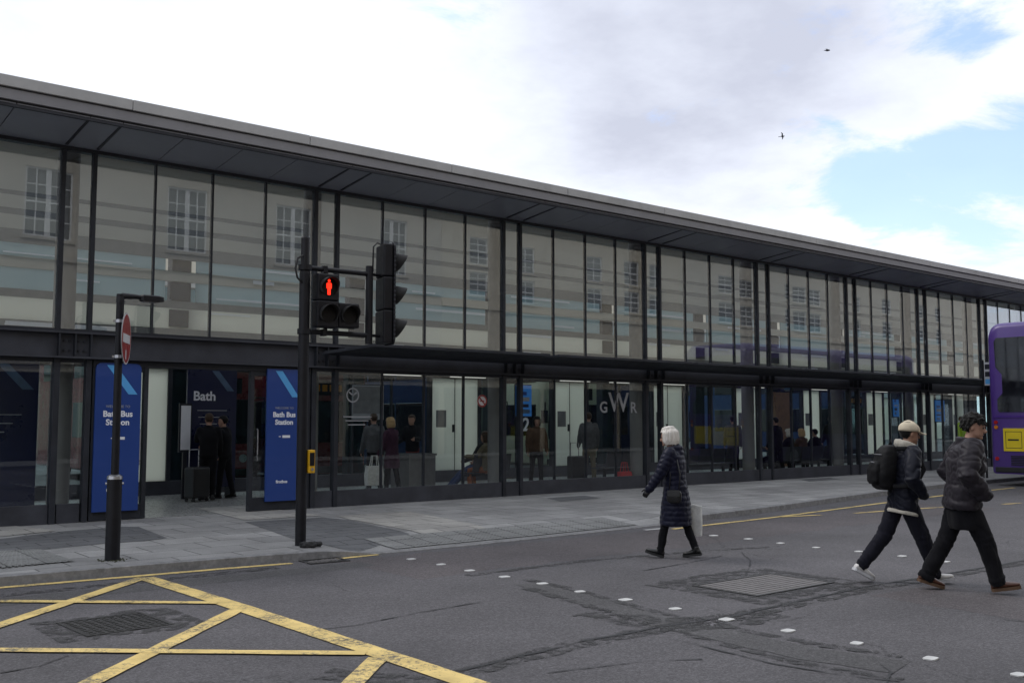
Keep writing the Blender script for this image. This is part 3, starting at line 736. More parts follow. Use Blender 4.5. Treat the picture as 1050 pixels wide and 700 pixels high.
for x0 in (2.2, 5.0, 12.2, 14.4, 21.4, 26.2, 30.5, 33.5, 38.5):   # small teal panes in front of the lowest cream band
    st('teal_pane', MB().box(x0, x0 + .55, YR + .13, YR + .149, 3.0, 3.5), 'teal')
# glowing strips standing in for the daylit slit above the rear doors
for k, x in enumerate((7.4, 13.9, 16.0, 19.9, 21.9, 24.2, 28.3, 32.2, 36.4, 42.5)):
    t = thing('glow_strip', '%s fluorescent strip standing in for daylight above the rear doors' % ['entrance', 'hall', 'second bay', 'third bay', 'fourth bay', 'fifth bay', 'sixth bay', 'seventh bay', 'eighth bay', 'last bay'][k], 'light', (x, YR - .35, 2.86), 0, 'daylight strips above the rear doors')
    t['label'] = 'white fluorescent strip standing in for the daylit slit above the rear doors'
    MB().box(-.6, .6, -.06, .06, .02, .07).box(-.5, -.48, -.01, .3, .03, .06).box(.48, .5, -.01, .3, .03, .06).build('casing', 'steel', t); MB().box(-.57, .57, -.04, .04, .0, .019).build('tube', 'lamp', t)
# ------------------------------------------------------------------ lettering on the front
def welcome(x0, x1, z0, z1, label, ybase, rounded):
    w = x1 - x0
    t = thing('welcome_sign', label, 'sign', ((x0 + x1) / 2, ybase, z0), 0, 'blue welcome signs at the entrance')
    h = z1 - z0; hw = w / 2; r = .09 if rounded else .012
    poly = [(-hw, 0), (hw, 0)] + [(hw - r + r * math.cos(a), h - r + r * math.sin(a)) for a in (0, .5, 1.05, 1.57)] + [(-hw + r + r * math.cos(a), h - r + r * math.sin(a)) for a in (1.57, 2.1, 2.6, 3.14)]
    MB().prism(poly, 'y', -.02, .02).build('board', 'signblue', t)
    MB().prism([(-.27 * w, h - .035), (-.07 * w, h - .035), (.42 * w, h - .50), (.22 * w, h - .50)], 'y', -.0235, -.021).build('stripe', 'signcyan', t)
    s = w / .68
    text('lettering', 'WELCOME TO', .055 * s, 'etch', t, face_mtx(0, -.021, h - .70))
    text('lettering', 'Bath Bus', .125 * s, 'print', t, face_mtx(0, -.021, h - .82), bold=.004)
    text('lettering', 'Station', .125 * s, 'print', t, face_mtx(0, -.021, h - .955), bold=.004)
    MB().box(-.1, -.06, -.023, -.021, h - 1.215, h - 1.20).box(-.03, .12, -.023, -.021, h - 1.23, h - 1.185).build('small_print', 'print', t)
    text('operator_mark', 'firstbus', .075 * s, 'print', t, face_mtx(-.03, -.021, .34), bold=.002)
    return t
welcome(5.0, 5.72, .27, 2.64, 'blue welcome sign with rounded top behind the no entry sign post', -.08, True)
welcome(7.95, 8.63, .29, 2.64, 'square topped blue welcome sign between the doorway and the traffic light pole', -.08, False)
o = text('train_company_lettering', 'G', .36, 'etch', None, face_mtx(16.44, -.009, 2.02), bold=.006)
me = o.data
for ch, x, s, z in (('W', 16.94, .64, 2.13), ('R', 17.44, .36, 2.02)):
    p = text('tmp', ch, s, 'etch', None, face_mtx(x, -.009, z), bold=.006)
    bm = bmesh.new(); bm.from_mesh(me); bm.from_mesh(p.data); bm.to_mesh(me); bm.free(); bpy.data.objects.remove(p)
tag(o, 'large pale GWR letters stuck on the window above the red bag', 'lettering')
o = text('bay_number', '2', .52, 'print', None, face_mtx(18.3, YR - .03, 1.6), bold=.01); o.data.transform(Matrix.Translation((0, 0, 0)))
tag(o, 'white number 2 on the dark glass beside the bay door', 'lettering')
t = thing('no_smoking_sign', 'small round red no smoking sign on the glass near a column', 'sign', (12.86, -.009, 2.13))
rg = []
for k in range(33):
    a = 2 * math.pi * k / 32; rg.append((math.cos(a), math.sin(a)))
MB().loft([[(c * .13, -.004, s * .13) for c, s in rg[:32]], [(c * .13, 0, s * .13) for c, s in rg[:32]]]).build('disc', 'signwhite', t)
mb = MB(); mb.loft([[(c * .13, -.006, s * .13) for c, s in rg[:32]], [(c * .095, -.006, s * .095) for c, s in rg[:32]]], caps=False); mb.obox((0, -.006, 0), Vector((.7, 0, -.7)), Vector((0, 1, 0)), Vector((.7, 0, .7)), .1, .001, .016)
mb.box(-.06, .06, -.0065, -.0045, -.012, .012); mb.build('ring', 'red', t)
t = thing('window_emblem', 'pale ring emblem with fine lines on the glass right of the traffic light pole', 'lettering', (8.98, -.14, 2.2))
t.location = (9.75, -.009, 2.2)
mb = MB(); mb.loft([[(c * .14, 0, s * .14) for c, s in rg[:32]], [(c * .115, 0, s * .115) for c, s in rg[:32]]], caps=False); mb.obox((-.03, 0, .02), Vector((.8, 0, -.6)), Vector((0, 1, 0)), Vector((.6, 0, .8)), .07, .001, .014); mb.obox((.04, 0, .02), Vector((.8, 0, .6)), Vector((0, 1, 0)), Vector((-.6, 0, .8)), .06, .001, .014)
mb.build('ring', 'etch', t)
mb = MB()
for k in range(3): mb.box(-.2 + .05 * k, .42 - .07 * k, -.001, .001, -.42 - k * .075, -.40 - k * .075)
mb.build('fine_print', 'etch', t)

# ================================================================== OTHER BUILDINGS
def facade_wall(mb, x0, x1, z0, z1, ops, y, depth, sgn):
    """front skin at y with real openings; sgn=+1 looks towards +y, reveals go back by depth"""
    xs_ = sorted({x0, x1} | {o[0] for o in ops} | {o[1] for o in ops}); zs_ = sorted({z0, z1} | {o[2] for o in ops} | {o[3] for o in ops})
    for a, b in zip(xs_, xs_[1:]):
        for c, d in zip(zs_, zs_[1:]):
            if any(o[0] <= a and b <= o[1] and o[2] <= c and d <= o[3] for o in ops): continue
            mb.add([(a, y, c), (b, y, c), (b, y, d), (a, y, d)], [(0, 1, 2, 3)])
    yb = y - sgn * depth
    for (a, b, c, d) in ops:
        mb.add([(a, y, c), (b, y, c), (b, y, d), (a, y, d), (a, yb, c), (b, yb, c), (b, yb, d), (a, yb, d)], [(0, 1, 5, 4), (1, 2, 6, 5), (2, 3, 7, 6), (3, 0, 4, 7)])
def sash(mbw, mbg, o, y, sgn, pair):
    a, b, c, d = o; yb = y - sgn * .14
    mbg.box(a, b, min(yb, yb - sgn * .02), max(yb, yb - sgn * .02), c, d)
    def bar(p, q, r, s): mbw.box(p, q, min(yb, yb + sgn * .07), max(yb, yb + sgn * .07), r, s)
    t = .075
    bar(a, a + t, c, d); bar(b - t, b, c, d); bar(a + t, b - t, c, c + t); bar(a + t, b - t, d - t, d)
    panes = [(a + t, b - t)]
    if pair: m = (a + b) / 2; bar(m - .1, m + .1, c + t, d - t); panes = [(a + t, m - .1), (m + .1, b - t)]
    zm = (c + d) / 2
    for p, q in panes:
        bar(p, q, zm - .035, zm + .035); xm = (p + q) / 2
        bar(xm - .022, xm + .022, c + t, zm - .035); bar(xm - .022, xm + .022, zm + .035, d - t)
        for z in ((c + zm) / 2, (zm + d) / 2): bar(p, xm - .022, z - .02, z + .02); bar(xm + .022, q, z - .02, z + .02)
def terrace(name, label, x0, x1, top, wins, m, y=-26., sgn=1, strings=()):
    t = thing(name, label, 'building', ((x0 + x1) / 2, y, 0)); ox = (x0 + x1) / 2
    W = [(a - ox, b - ox, c, d, p) for (a, b, c, d, p) in wins]
    mb = MB(); facade_wall(mb, x0 - ox, x1 - ox, 0, top, [w[:4] for w in W], 0, .16, sgn)
    dp = 9.; e = -sgn * dp
    mb.add([(x0 - ox, 0, 0), (x0 - ox, e, 0), (x0 - ox, e, top), (x0 - ox, 0, top), (x1 - ox, 0, 0), (x1 - ox, e, 0), (x1 - ox, e, top), (x1 - ox, 0, top)], [(0, 1, 2, 3), (4, 5, 6, 7), (1, 5, 6, 2), (3, 2, 6, 7)])
    mb.build('wall', m, t)
    for w in W:
        f = MB(); gl = MB(); sash(f, gl, w[:4], 0, sgn, w[4])
        fo = f.build('window', 'sash', t); gl.build('pane', 'darkglass', fo)
        MB().box(w[0] - .08, w[1] + .08, min(0, sgn * .09), max(0, sgn * .09), w[2] - .12, w[2]).build('sill', m, fo)
    sf = MB()
    nsh = max(2, int((x1 - x0) / 6)); wsh = (x1 - x0) / nsh
    for k in range(nsh):
        a = x0 - ox + k * wsh
        f = MB().box(a + .25, a + wsh - .25, .003, .25, 2.9, 3.6).box(a + .25, a + wsh - .25, .003, .2, .0, .5).box(a + .25, a + .6, .003, .2, .5, 2.9).box(a + wsh - .6, a + wsh - .25, .003, .2, .5, 2.9).build('shopfront', 'black', t)
        MB().box(a + .6, a + wsh - .6, .003, .1, .5, 2.9).build('shop_window', 'darkglass', f)
    for z in strings: MB().box(x0 - ox, x1 - ox, min(.002 * sgn, sgn * .12), max(.002 * sgn, sgn * .12), z, z + .22).build('string_course', m, t)
    MB().prism([(sgn * .002, top - .45), (sgn * .3, top - .12), (sgn * .3, top), (sgn * .002, top)], 'x', x0 - ox, x1 - ox).build('cornice', m, t)
    MB().prism([(0, top), (0, top + .8), (-sgn * .4, top + .8), (-sgn * 4, top + 2.6), (-sgn * 9, top)], 'x', x0 - ox, x1 - ox).build('roof', 'slate', t)
    return t
w1 = []
for xc in (-9, -3.6, 1.4, 6.2, 10.9, 16.5, 21.6, 27.2):
    for z0, z1 in ((9.1, 11.9),): w1.append((xc - .9, xc + .9, z0, z1, True))
terrace('stone_terrace', 'pale stone terrace with tall paired sash windows mirrored in the upper glazing', -12, 30.5, 17.2, w1, 'stone', strings=(8.2, 3.9))
w2 = []
for xc in (33, 36.4, 41.6, 44.7, 47.1): w2.append((xc - .65, xc + .65, 10.1, 11.6, False)); w2.append((xc - .65, xc + .65, 8.4, 9.7, False))
terrace('stone_terrace', 'middle stone terrace with two tiers of small sash windows mirrored in the glass', 30.52, 49.5, 16.2, w2, 'stone2', strings=(7.7, 4.1))
w3 = []
for xc in (53.8, 56.2, 62, 64.5, 70.8, 74.2, 80, 83): w3.append((xc - .8, xc + .8, 10.3, 11.5, False)); w3.append((xc - .8, xc + .8, 8.3, 9.7, False))
terrace('stone_terrace', 'far long stone terrace with grouped sash windows mirrored near the bus', 49.52, 92, 16.8, w3, 'stone', strings=(7.6, 3.9))
# modern block across the bus yard, seen through both glass walls
t = thing('retail_block', 'cream banded modern block seen through the station beyond the bus yard', 'building', (32, 33, 0))
mb = MB().box(-60, 70, .4, 16, 0, 10.6); mb.build('wall', 'clad', t)
for z in (4.6, 7.4): MB().box(-60, 70, .28, .398, z, z + 1.1).build('window_band', 'tealglass', t)
for z in (3.9, 5.75, 8.55): MB().box(-60, 70, .2, .397, z, z + .5).build('grey_band', 'clad2', t)
for x in range(-56, 70, 9): MB().box(x, x + 1.2, .22, .396, 0, 10.2).build('pilaster', 'clad2', t)
# ================================================================== PEOPLE
X_, Y_, Z_ = Vector((1, 0, 0)), Vector((0, 1, 0)), Vector((0, 0, 1))
class Pose: pass
def make_pose(H=1.72, lean=4, legs=((20, 5, 0), (-20, 12, -20)), arms=((10, 6, 15), (-10, 6, 15)), yaw=0, nod=0, splay=.0, reach=None):
    p = Pose(); p.H = H; s_ = (1, -1)
    p.S = Vector((math.sin(R(lean)), 0, math.cos(R(lean)))); p.F = Vector((math.cos(R(lean)), 0, -math.sin(R(lean))))
    p.pel = Vector((0, 0, 0)); p.hip = []; p.knee = []; p.ank = []; p.ff = []; p.fu = []
    lo = 9
    for i in (0, 1):
        a, b, g = map(R, legs[i]); h = Vector((0, s_[i] * .052 * H, 0))
        k = h + Vector((math.sin(a), s_[i] * splay, -math.cos(a))).normalized() * .247 * H
        an = k + Vector((math.sin(a - b), 0, -math.cos(a - b))) * .238 * H
        F = Vector((math.cos(g), s_[i] * .1, math.sin(g))).normalized(); U = Vector((-math.sin(g), 0, math.cos(g)))
        p.hip.append(h); p.knee.append(k); p.ank.append(an); p.ff.append(F); p.fu.append(U)
        lo = min(lo, (an - U * .047 * H - F * .035 * H).z, (an - U * .047 * H + F * .115 * H).z)
    dz = Vector((0, 0, -lo))
    p.pel += dz
    for l in (p.hip, p.knee, p.ank):
        for i in (0, 1): l[i] = l[i] + dz
    p.sh = []; p.el = []; p.wr = []; p.hd = []
    top = p.pel + p.S * .292 * H
    for i in (0, 1):
        f, o, e = map(R, arms[i]); q = top + Y_ * s_[i] * .108 * H
        d = Vector((math.sin(f) * math.cos(o), s_[i] * math.sin(o), -math.cos(f) * math.cos(o)))
        el = q + d * .172 * H
        io = o * .4
        d2 = Vector((math.sin(f + e) * math.cos(io), s_[i] * math.sin(io) - (.25 * s_[i] if e > R(60) else 0), -math.cos(f + e) * math.cos(io))).normalized()
        p.sh.append(q); p.el.append(el); p.wr.append(el + d2 * .148 * H); p.hd.append(d2)
    p.neck = p.pel + p.S * .318 * H
    for i in (0, 1):       # hand placed by hand: two-bone reach to a given wrist point (pelvis frame)
        if reach and reach[i]:
            wt = p.pel + Vector(reach[i]); sh = p.sh[i]; a, b = .172 * H, .148 * H
            d = wt - sh; L = min(d.length, (a + b) * .995); d = d.normalized(); wt = sh + d * L
            x = (a * a - b * b + L * L) / (2 * L); h = math.sqrt(max(0, a * a - x * x))
            po = Vector((-1, s_[i] * .75, -.1)); po = (po - d * po.dot(d)).normalized()
            p.el[i] = sh + d * x + po * h; p.wr[i] = wt; p.hd[i] = (wt - p.el[i]).normalized()
    p.head = p.neck + p.S * .035 * H + p.F * .012 * H      # chin-level pivot, bottom of skull
    p.HM = Matrix.Rotation(R(yaw), 3, 'Z') @ Matrix.Rotation(R(nod), 3, 'Y')
    return p
HEADP = [(0., .074, .0, .020), (.07, .094, -.02, .045), (.18, .100, -.045, .060), (.32, .098, -.078, .067), (.46, .096, -.098, .073), (.60, .099, -.106, .077), (.74, .095, -.105, .076), (.86, .076, -.090, .064), (.95, .042, -.06, .042), (1., .0, -.025, .012)]
def head_rings(p, sc=1., grow=0., zmin=0., zmax=1., n=18, hh=.232):
    k = p.H / 1.75; out = []
    for z, f, b, w in HEADP:
        if z < zmin or z > zmax: continue
        ring = []
        for j in range(n):
            a = 2 * math.pi * j / n; cx = (f + b) / 2; rx = (f - b) / 2 + grow; c, s = math.cos(a), math.sin(a)
            ex = .85 if c > 0 else 1.
            q = Vector((cx + rx * (abs(c) ** ex) * (1 if c > 0 else -1), (w + grow) * s, z * hh + (grow if z > .9 else 0)))
            ring.append(p.head + p.HM @ (q * k * sc))
        out.append(ring)
    return out
def hand(mb, p, i, curl=30, k=1.):
    w = p.wr[i]; d = p.hd[i]; side = Y_ * (1 if i == 0 else -1)
    # palm faces the thigh: across axis = forward
    ac = d.cross(side).normalized(); 
    if ac.x < 0: ac = -ac
    nn = -side
    u = p.H / 1.75
    mb.tube([w - d * .03 * u, w + d * .02 * u, w + d * .06 * u, w + d * .092 * u], [(.026 * u, .022 * u), (.036 * u, .018 * u), (.042 * u, .017 * u), (.038 * u, .014 * u)], 12, ref=nn)
    for j, ln in enumerate((.066, .076, .07, .054)):
        b = w + d * .086 * u + ac * (.030 - .02 * j) * u; pts = [b]; dd = d.copy(); q = b
        for s in range(3):
            M_ = Matrix.Rotation(R(curl) * (1 if ac.cross(dd).dot(nn) > 0 else -1), 3, ac); dd = (M_ @ dd).normalized(); q = q + dd * ln * u * (.42, .32, .26)[s]; pts.append(q)
        mb.tube(pts, [.0092 * u, .0088 * u, .008 * u, .007 * u], 8, rnd=True)
    b = w + d * .03 * u + ac * .03 * u
    mb.tube([b, b + (d * .6 + ac * .7).normalized() * .035 * u, b + (d * .85 + ac * .5).normalized() * .07 * u], [.012 * u, .0105 * u, .008 * u], 8, rnd=True)
def body_mesh(p, vox, female=False, hands=True):
    mb = MB(); H = p.H; u = H / 1.75
    def er(c, a, b, n=18): return [c + p.F * math.cos(2 * math.pi * k / n) * a * u + Y_ * math.sin(2 * math.pi * k / n) * b * u for k in range(n)]
    mb.loft([er(p.pel - p.S * .07 * H, .06, .10), er(p.pel, .10, .155), er(p.pel + p.S * .1 * H, .088, .135), er(p.pel + p.S * .2 * H, .108, .16), er(p.pel + p.S * .275 * H, .09, .165), er(p.pel + p.S * .312 * H, .055, .07)])
    mb.tube([p.neck - p.S * .02 * H, p.head + p.S * .035 * H], [.058 * u, .052 * u], 14)
    for i in (0, 1):
        mb.tube([p.hip[i], p.knee[i], p.ank[i]], [.078 * u, .052 * u, .038 * u], 12, rnd=True)
        f = p.ank[i] - p.fu[i] * .02 * H; mb.tube([f - p.ff[i] * .02 * H, f + p.ff[i] * .05 * H, f + p.ff[i] * .1 * H - p.fu[i] * .012 * H], [.026 * u, .026 * u, .02 * u], 10, rnd=True)
        mb.tube([p.sh[i], p.el[i], p.wr[i]], [.050 * u, .040 * u, .028 * u], 12, rnd=True)
        if hands: hand(mb, p, i)
    mb.loft(head_rings(p))
    def hp(x, y, z): return p.head + p.HM @ (Vector((x, y, z * .232)) * u)
    mb.tube([hp(.09, 0, .52), hp(.108, 0, .42), hp(.116, 0, .36)], [.010 * u, .014 * u, .018 * u], 10, rnd=True)
    for s in (1, -1): mb.ell(hp(-.008, s * .076, .44), (.018 * u, .008 * u, .034 * u), 10, 6, p.HM)
    mb.ell(hp(.085, 0, .06), (.02 * u, .03 * u, .018 * u), 10, 6, p.HM)
    mb.ell(hp(.094, 0, .58), (.012 * u, .05 * u, .010 * u), 10, 6, p.HM)
    return fuse(mb, vox, 2)
def seg_param(q, pts):
    best = (9, 0); acc = 0
    for a, b in zip(pts, pts[1:]):
        d = b - a; L = d.length; t = max(0, min(1, (q - a).dot(d) / (L * L))); r = (q - (a + d * t)).length
        if r < best[0]: best = (r, acc + t * L)
        acc += L
    return best
def jacket(p, vox, hem=.02, flare=1., torso=1., arm=(.078, .066, .052), quilt=0., amp=.012, collar=.05, hood=False, longcoat=None, fold=.006, cr=(.085, .08)):
    H = p.H; u = H / 1.75; mb = MB()
    def er(c, a, b, ax=None, n=26, pw=1.):
        ax = ax or p.F
        return [c + ax * math.copysign(abs(math.cos(2 * math.pi * k / n)) ** pw, math.cos(2 * math.pi * k / n)) * a * u * torso + Y_ * math.sin(2 * math.pi * k / n) * b * u * torso for k in range(n)]
    rings = []
    if longcoat:
        z0 = longcoat; zp = p.pel.z
        cx = p.pel.x + (p.knee[0].x + p.knee[1].x) / 2 * .35
        for t in (0, .33, .66): rings.append(er(Vector((cx * (1 - t) + p.pel.x * t, 0, z0 + (zp - z0) * t)), .155 + (.19 * flare - .155) * (1 - t) * .8, .19 + .015 * (1 - t), X_))
    else:
        rings.append(er(p.pel - Vector((0, 0, hem * H)), .128 * flare, .178 * flare, X_))
        rings.append(er(p.pel - Vector((0, 0, hem * H * .4)), .138 * flare, .188 * flare, X_))
    rings += [er(p.pel + p.S * .02 * H, .135, .182), er(p.pel + p.S * .11 * H, .128, .175), er(p.pel + p.S * .2 * H, .142, .195), er(p.pel + p.S * .26 * H, .128, .205), er(p.pel + p.S * .298 * H, .102, .175), er(p.pel + p.S * .318 * H, cr[0], cr[1] + .02), er(p.pel + p.S * (.322 * H + collar) - p.F * .005, cr[0] * .95, cr[1])]
    mb.loft(rings)
    for i in (0, 1):
        sh = p.sh[i] - Y_ * (.02 if i == 0 else -.02) * u
        w = p.wr[i] + p.hd[i] * .01
        a = (p.sh[i] + p.el[i]) / 2; b = (p.el[i] + p.wr[i]) / 2
        mb.tube([sh, a, p.el[i], b, w], [arm[0] * u * 1.05, arm[0] * u, arm[1] * u * 1.05, (arm[1] + arm[2]) / 2 * u * 1.05, arm[2] * u], 16, rnd=True)
    if hood:
        mb.ell(p.neck - p.F * .085 * u + p.S * .0 * u, (.075 * u, .115 * u, .075 * u), 16, 8); mb.ell(p.neck - p.F * .115 * u - p.S * .06 * u, (.05 * u, .09 * u, .07 * u), 14, 8)
        mb.tube([p.neck + Vector((.05, .09, .0)) * u, p.neck + Vector((-.06, .10, .03)) * u, p.neck + Vector((-.09, 0, .03)) * u, p.neck + Vector((-.06, -.10, .03)) * u, p.neck + Vector((.05, -.09, .0)) * u], .035 * u, 10)
    me = fuse(mb, vox, 3)
    arms = [[p.sh[i], p.el[i], p.wr[i]] for i in (0, 1)]
    axis = p.S
    def fn(q, n):
        d = 0
        if quilt:
            s = (q - p.pel).dot(axis if q.z > p.pel.z else Z_)
            for i in (0, 1):
                r, t = seg_param(q, arms[i])
                if r < arm[0] * u * 1.25 and abs(q.y) > .155 * u: s = t + .02; break
            w = abs(math.sin(math.pi * s / quilt))
            d += amp * (w ** .55 - .6)
        d += fold * noise.noise(q * 8) + fold * .55 * noise.noise(q * 21)
        d -= fold * .9 * max(0, 1 - 5 * abs(noise.noise(Vector((q.x * 7 + q.z * 5, q.y * 7, q.z * 9)) + Vector((3, 1, 7)))))
        return d
    displace(me, fn)
    return me
def trousers(p, vox, thigh=.098, knee=.078, ank=.07, fold=.007, short=.0):
    u = p.H / 1.75; H = p.H; mb = MB()
    n = 20
    def er(c, a, b): return [c + X_ * math.cos(2 * math.pi * k / n) * a * u + Y_ * math.sin(2 * math.pi * k / n) * b * u for k in range(n)]
    mb.loft([er(p.pel - Z_ * .06 * H, .09, .12), er(p.pel - Z_ * .02 * H, .118, .165), er(p.pel + Z_ * .03 * H, .112, .16), er(p.pel + p.S * .08 * H, .098, .14)])
    for i in (0, 1):
        d = (p.ank[i] - p.knee[i]).normalized()
        e = p.ank[i] + d * (.022 - short) * H
        mb.tube([p.hip[i] - Z_ * 0.0, (p.hip[i] + p.knee[i]) / 2, p.knee[i], (p.knee[i] + p.ank[i]) / 2, e], [thigh * u, thigh * .95 * u, knee * u, (knee * .45 + ank * .55) * u, ank * u], 16, rnd=False)
        mb.ell(p.hip[i], (thigh * u * 1.05,) * 3)
    me = fuse(mb, vox, 3)
    pts = [[p.hip[i], p.knee[i], p.ank[i]] for i in (0, 1)]
    def fn(q, nn):
        r, t = min(seg_param(q, pts[0]), seg_param(q, pts[1]))
        L = .247 * H
        kf = .35 * math.exp(-((t - L) / .09) ** 2) + 1.1 * math.exp(-((t - 2 * L) / .07) ** 2)
        return fold * noise.noise(q * 9) + fold * .6 * kf * math.sin(t * 95 + 4 * noise.noise(q * 6))
    displace(me, lambda q, nn: fn(q, nn) - fold * .8 * max(0, 1 - 5 * abs(noise.noise(Vector((q.x * 8, q.y * 8, q.z * 6 + q.x * 8)))))); return me
def shoe(p, i, m, msole, parent, boot=0., chunky=1.):
    u = p.H / 1.75; F, U = p.ff[i], p.fu[i]; S_ = U.cross(F).normalized(); b = p.ank[i] - U * .047 * p.H
    prof = [(-.068, .026, .045), (-.055, .034, .075), (-.02, .036, .088), (.03, .037, .085), (.075, .042, .062), (.125, .044, .050), (.165, .038, .042), (.195, .022, .032)]
    rings = []; n = 14
    for x, w, h in prof:
        rings.append([b + F * x * u + S_ * math.cos(a) * w * u * chunky + U * ((.022 + (h * .5) * (1 + math.sin(a))) * u) for a in [2 * math.pi * k / n for k in range(n)]])
    mb = MB().loft(rings)
    if boot:
        mb2 = MB(); mb2.loft(rings); mb2.tube([b + U * .05 * u, b + U * (.06 + boot) * u], [(.045 * u, .05 * u), (.05 * u, .052 * u)], 14); me = fuse(mb2, .01, 2); o = link('shoe', me, m, parent, True)
    else:
        mb2 = MB(); mb2.loft(rings); mb2.tube([b + U * .05 * u, b + U * .095 * u], [.042 * u, .038 * u], 14); me = fuse(mb2, .009, 1); o = link('shoe', me, m, parent, True)
    rr = []
    for z in (0., .026):
        rr.append([])
    out = [(x, w + .005) for x, w, h in prof]
    poly = [b + F * x * u + S_ * w * u * chunky for x, w in out] + [b + F * x * u - S_ * w * u * chunky for x, w in reversed(out)]
    MB().loft([poly, [q + U * .03 * u for q in poly]]).build('sole', msole, o)
    return o
def hair_short(p, m, parent, thick=.014, fringe=.72, nape=.22, vox=.007, shag=.006, locks=True):
    u = p.H / 1.75; mb = MB(); n = 28; rings = []
    H2 = [(z, f, b, w) for z, f, b, w in HEADP]
    def prof(z):
        for A, B in zip(H2, H2[1:]):
            if A[0] <= z <= B[0]:
                t = (z - A[0]) / (B[0] - A[0]); return [A[k] + (B[k] - A[k]) * t for k in (1, 2, 3)]
        return H2[-1][1:]
    zs_ = [.16 + .84 * k / 14 for k in range(15)]
    for z in zs_:
        f, b, w = prof(z); ring = []
        for j in range(n):
            a = 2 * math.pi * j / n; c, s = math.cos(a), math.sin(a)
            line = nape + (fringe - nape) * sstep((c + .8) / 1.05)
            g = thick if z > line else -.03
            if z > line and z < line + .08: g = thick * .5
            ring.append(p.head + p.HM @ (Vector(((f + b) / 2 + ((f - b) / 2 + g) * c, (w + g) * s, z * .232 + (g if z > .9 else 0))) * u))
        rings.append(ring)
    mb.loft(rings)
    rn = random.Random(int(p.H * 1000) + int(thick * 1e4))
    if vox < .01 and locks:
        for _ in range(150):      # locks
            z = rn.uniform(.3, 1.0); a = rn.uniform(0, 6.283); c, s = math.cos(a), math.sin(a); line = nape + (fringe - nape) * sstep((c + .8) / 1.05)
            if z < line + .03: continue
            f, b, w = prof(z); q = Vector(((f + b) / 2 + ((f - b) / 2 + thick * .7) * c, (w + thick * .7) * s, z * .232 + (thick if z > .93 else 0)))
            d = Vector((c * .4 + .5 * (z > .75), s * .5 + rn.uniform(-.4, .4), -.5 if z < .8 else rn.uniform(-.2, .3))).normalized() * rn.uniform(.02, .04)
            mb.tube([p.head + p.HM @ ((q - d * .5) * u), p.head + p.HM @ (q * u + d * .2), p.head + p.HM @ ((q + d * .9) * u)], [.013 * u, .014 * u, .005 * u], 6, rnd=True)
    me = fuse(mb, vox * (.8 if vox < .01 else 1), 1)
    displace(me, lambda q, nn: shag * noise.noise(q * 38) + shag * .6 * noise.noise(q * 90))
    return link('hair', me, m, parent, True)
def hair_bob(p, m, parent, vox=.007, length=.02, thick=.03):
    u = p.H / 1.75; mb = MB(); n = 30; rings = []
    zs_ = [length + (1.0 - length) * k / 16 for k in range(17)]
    H2 = HEADP
    def prof(z):
        z = max(0, z)
        for A, B in zip(H2, H2[1:]):
            if A[0] <= z <= B[0]:
                t = (z - A[0]) / (B[0] - A[0]); return [A[k] + (B[k] - A[k]) * t for k in (1, 2, 3)]
        return H2[-1][1:]
    for z in zs_:
        f, b, w = prof(max(z, .5) if z < .5 else z); ring = []
        for j in range(n):
            a = 2 * math.pi * j / n; c, s = math.cos(a), math.sin(a)
            g = thick * (1 + .25 * (z < .5))
            if c > .55 and z < .78: g = -.035
            elif c > .25 and z < .7: g = thick * .4
            if z < .15: g *= .7
            ring.append(p.head + p.HM @ (Vector(((f + b) / 2 + ((f - b) / 2 + g) * c, (w + g) * s, z * .232 + (g if z > .9 else 0))) * u))
        rings.append(ring)
    mb.loft(rings)
    if vox < .01:
        rn = random.Random(5)
        for _ in range(110):
            a = rn.uniform(1.12, 5.16); c, s = math.cos(a), math.sin(a); pts = []
            z0 = rn.uniform(.78, 1.0); z1 = rn.uniform(-.04, .3); sw = rn.uniform(-.25, .25)
            for t in range(5):
                z = z0 + (z1 - z0) * t / 4; f, b, w = prof(max(z, .5)); g = thick * (1.08 + .12 * (z < .5)) - (.012 if t == 4 else 0); cc, ss = math.cos(a + sw * t / 4), math.sin(a + sw * t / 4)
                pts.append(p.head + p.HM @ (Vector(((f + b) / 2 + ((f - b) / 2 + g) * cc, (w + g) * ss, z * .232)) * u))
            mb.tube(pts, [.007, .010, .011, .010, .005], 6, rnd=True)
    me = fuse(mb, vox * .85, 1)
    displace(me, lambda q, nn: .0035 * noise.noise(Vector((q.x * 26, q.y * 26, q.z * 6))) + .002 * noise.noise(Vector((q.x * 90, q.y * 90, q.z * 14))))
    return link('hair', me, m, parent, True)
def person(label, loc, heading, p, skin='skin', vox=.012, group=None, hands=True, face=False):
    me = body_mesh(p, vox, hands=hands)
    o = link('person', me, skin, None, True, loc=loc); o.rotation_euler = (0, 0, heading)
    tag(o, label, 'person', group)
    if face:
        u = p.H / 1.75
        def hp(x, y, z): return p.head + p.HM @ (Vector((x, y, z * .232)) * u)
        for s in (1, -1):
            MB().ell(hp(.088, s * .031, .50), (.010 * u, .013 * u, .008 * u), 10, 6, p.HM).build('eye', 'eye', o, True)
        MB().ell(hp(.097, 0, .215), (.008 * u, .024 * u, .007 * u), 10, 6, p.HM).build('mouth', 'lip', o, True)
    return o
def head_point(p, x, y, z): return p.head + p.HM @ (Vector((x, y, z * .232)) * (p.H / 1.75))

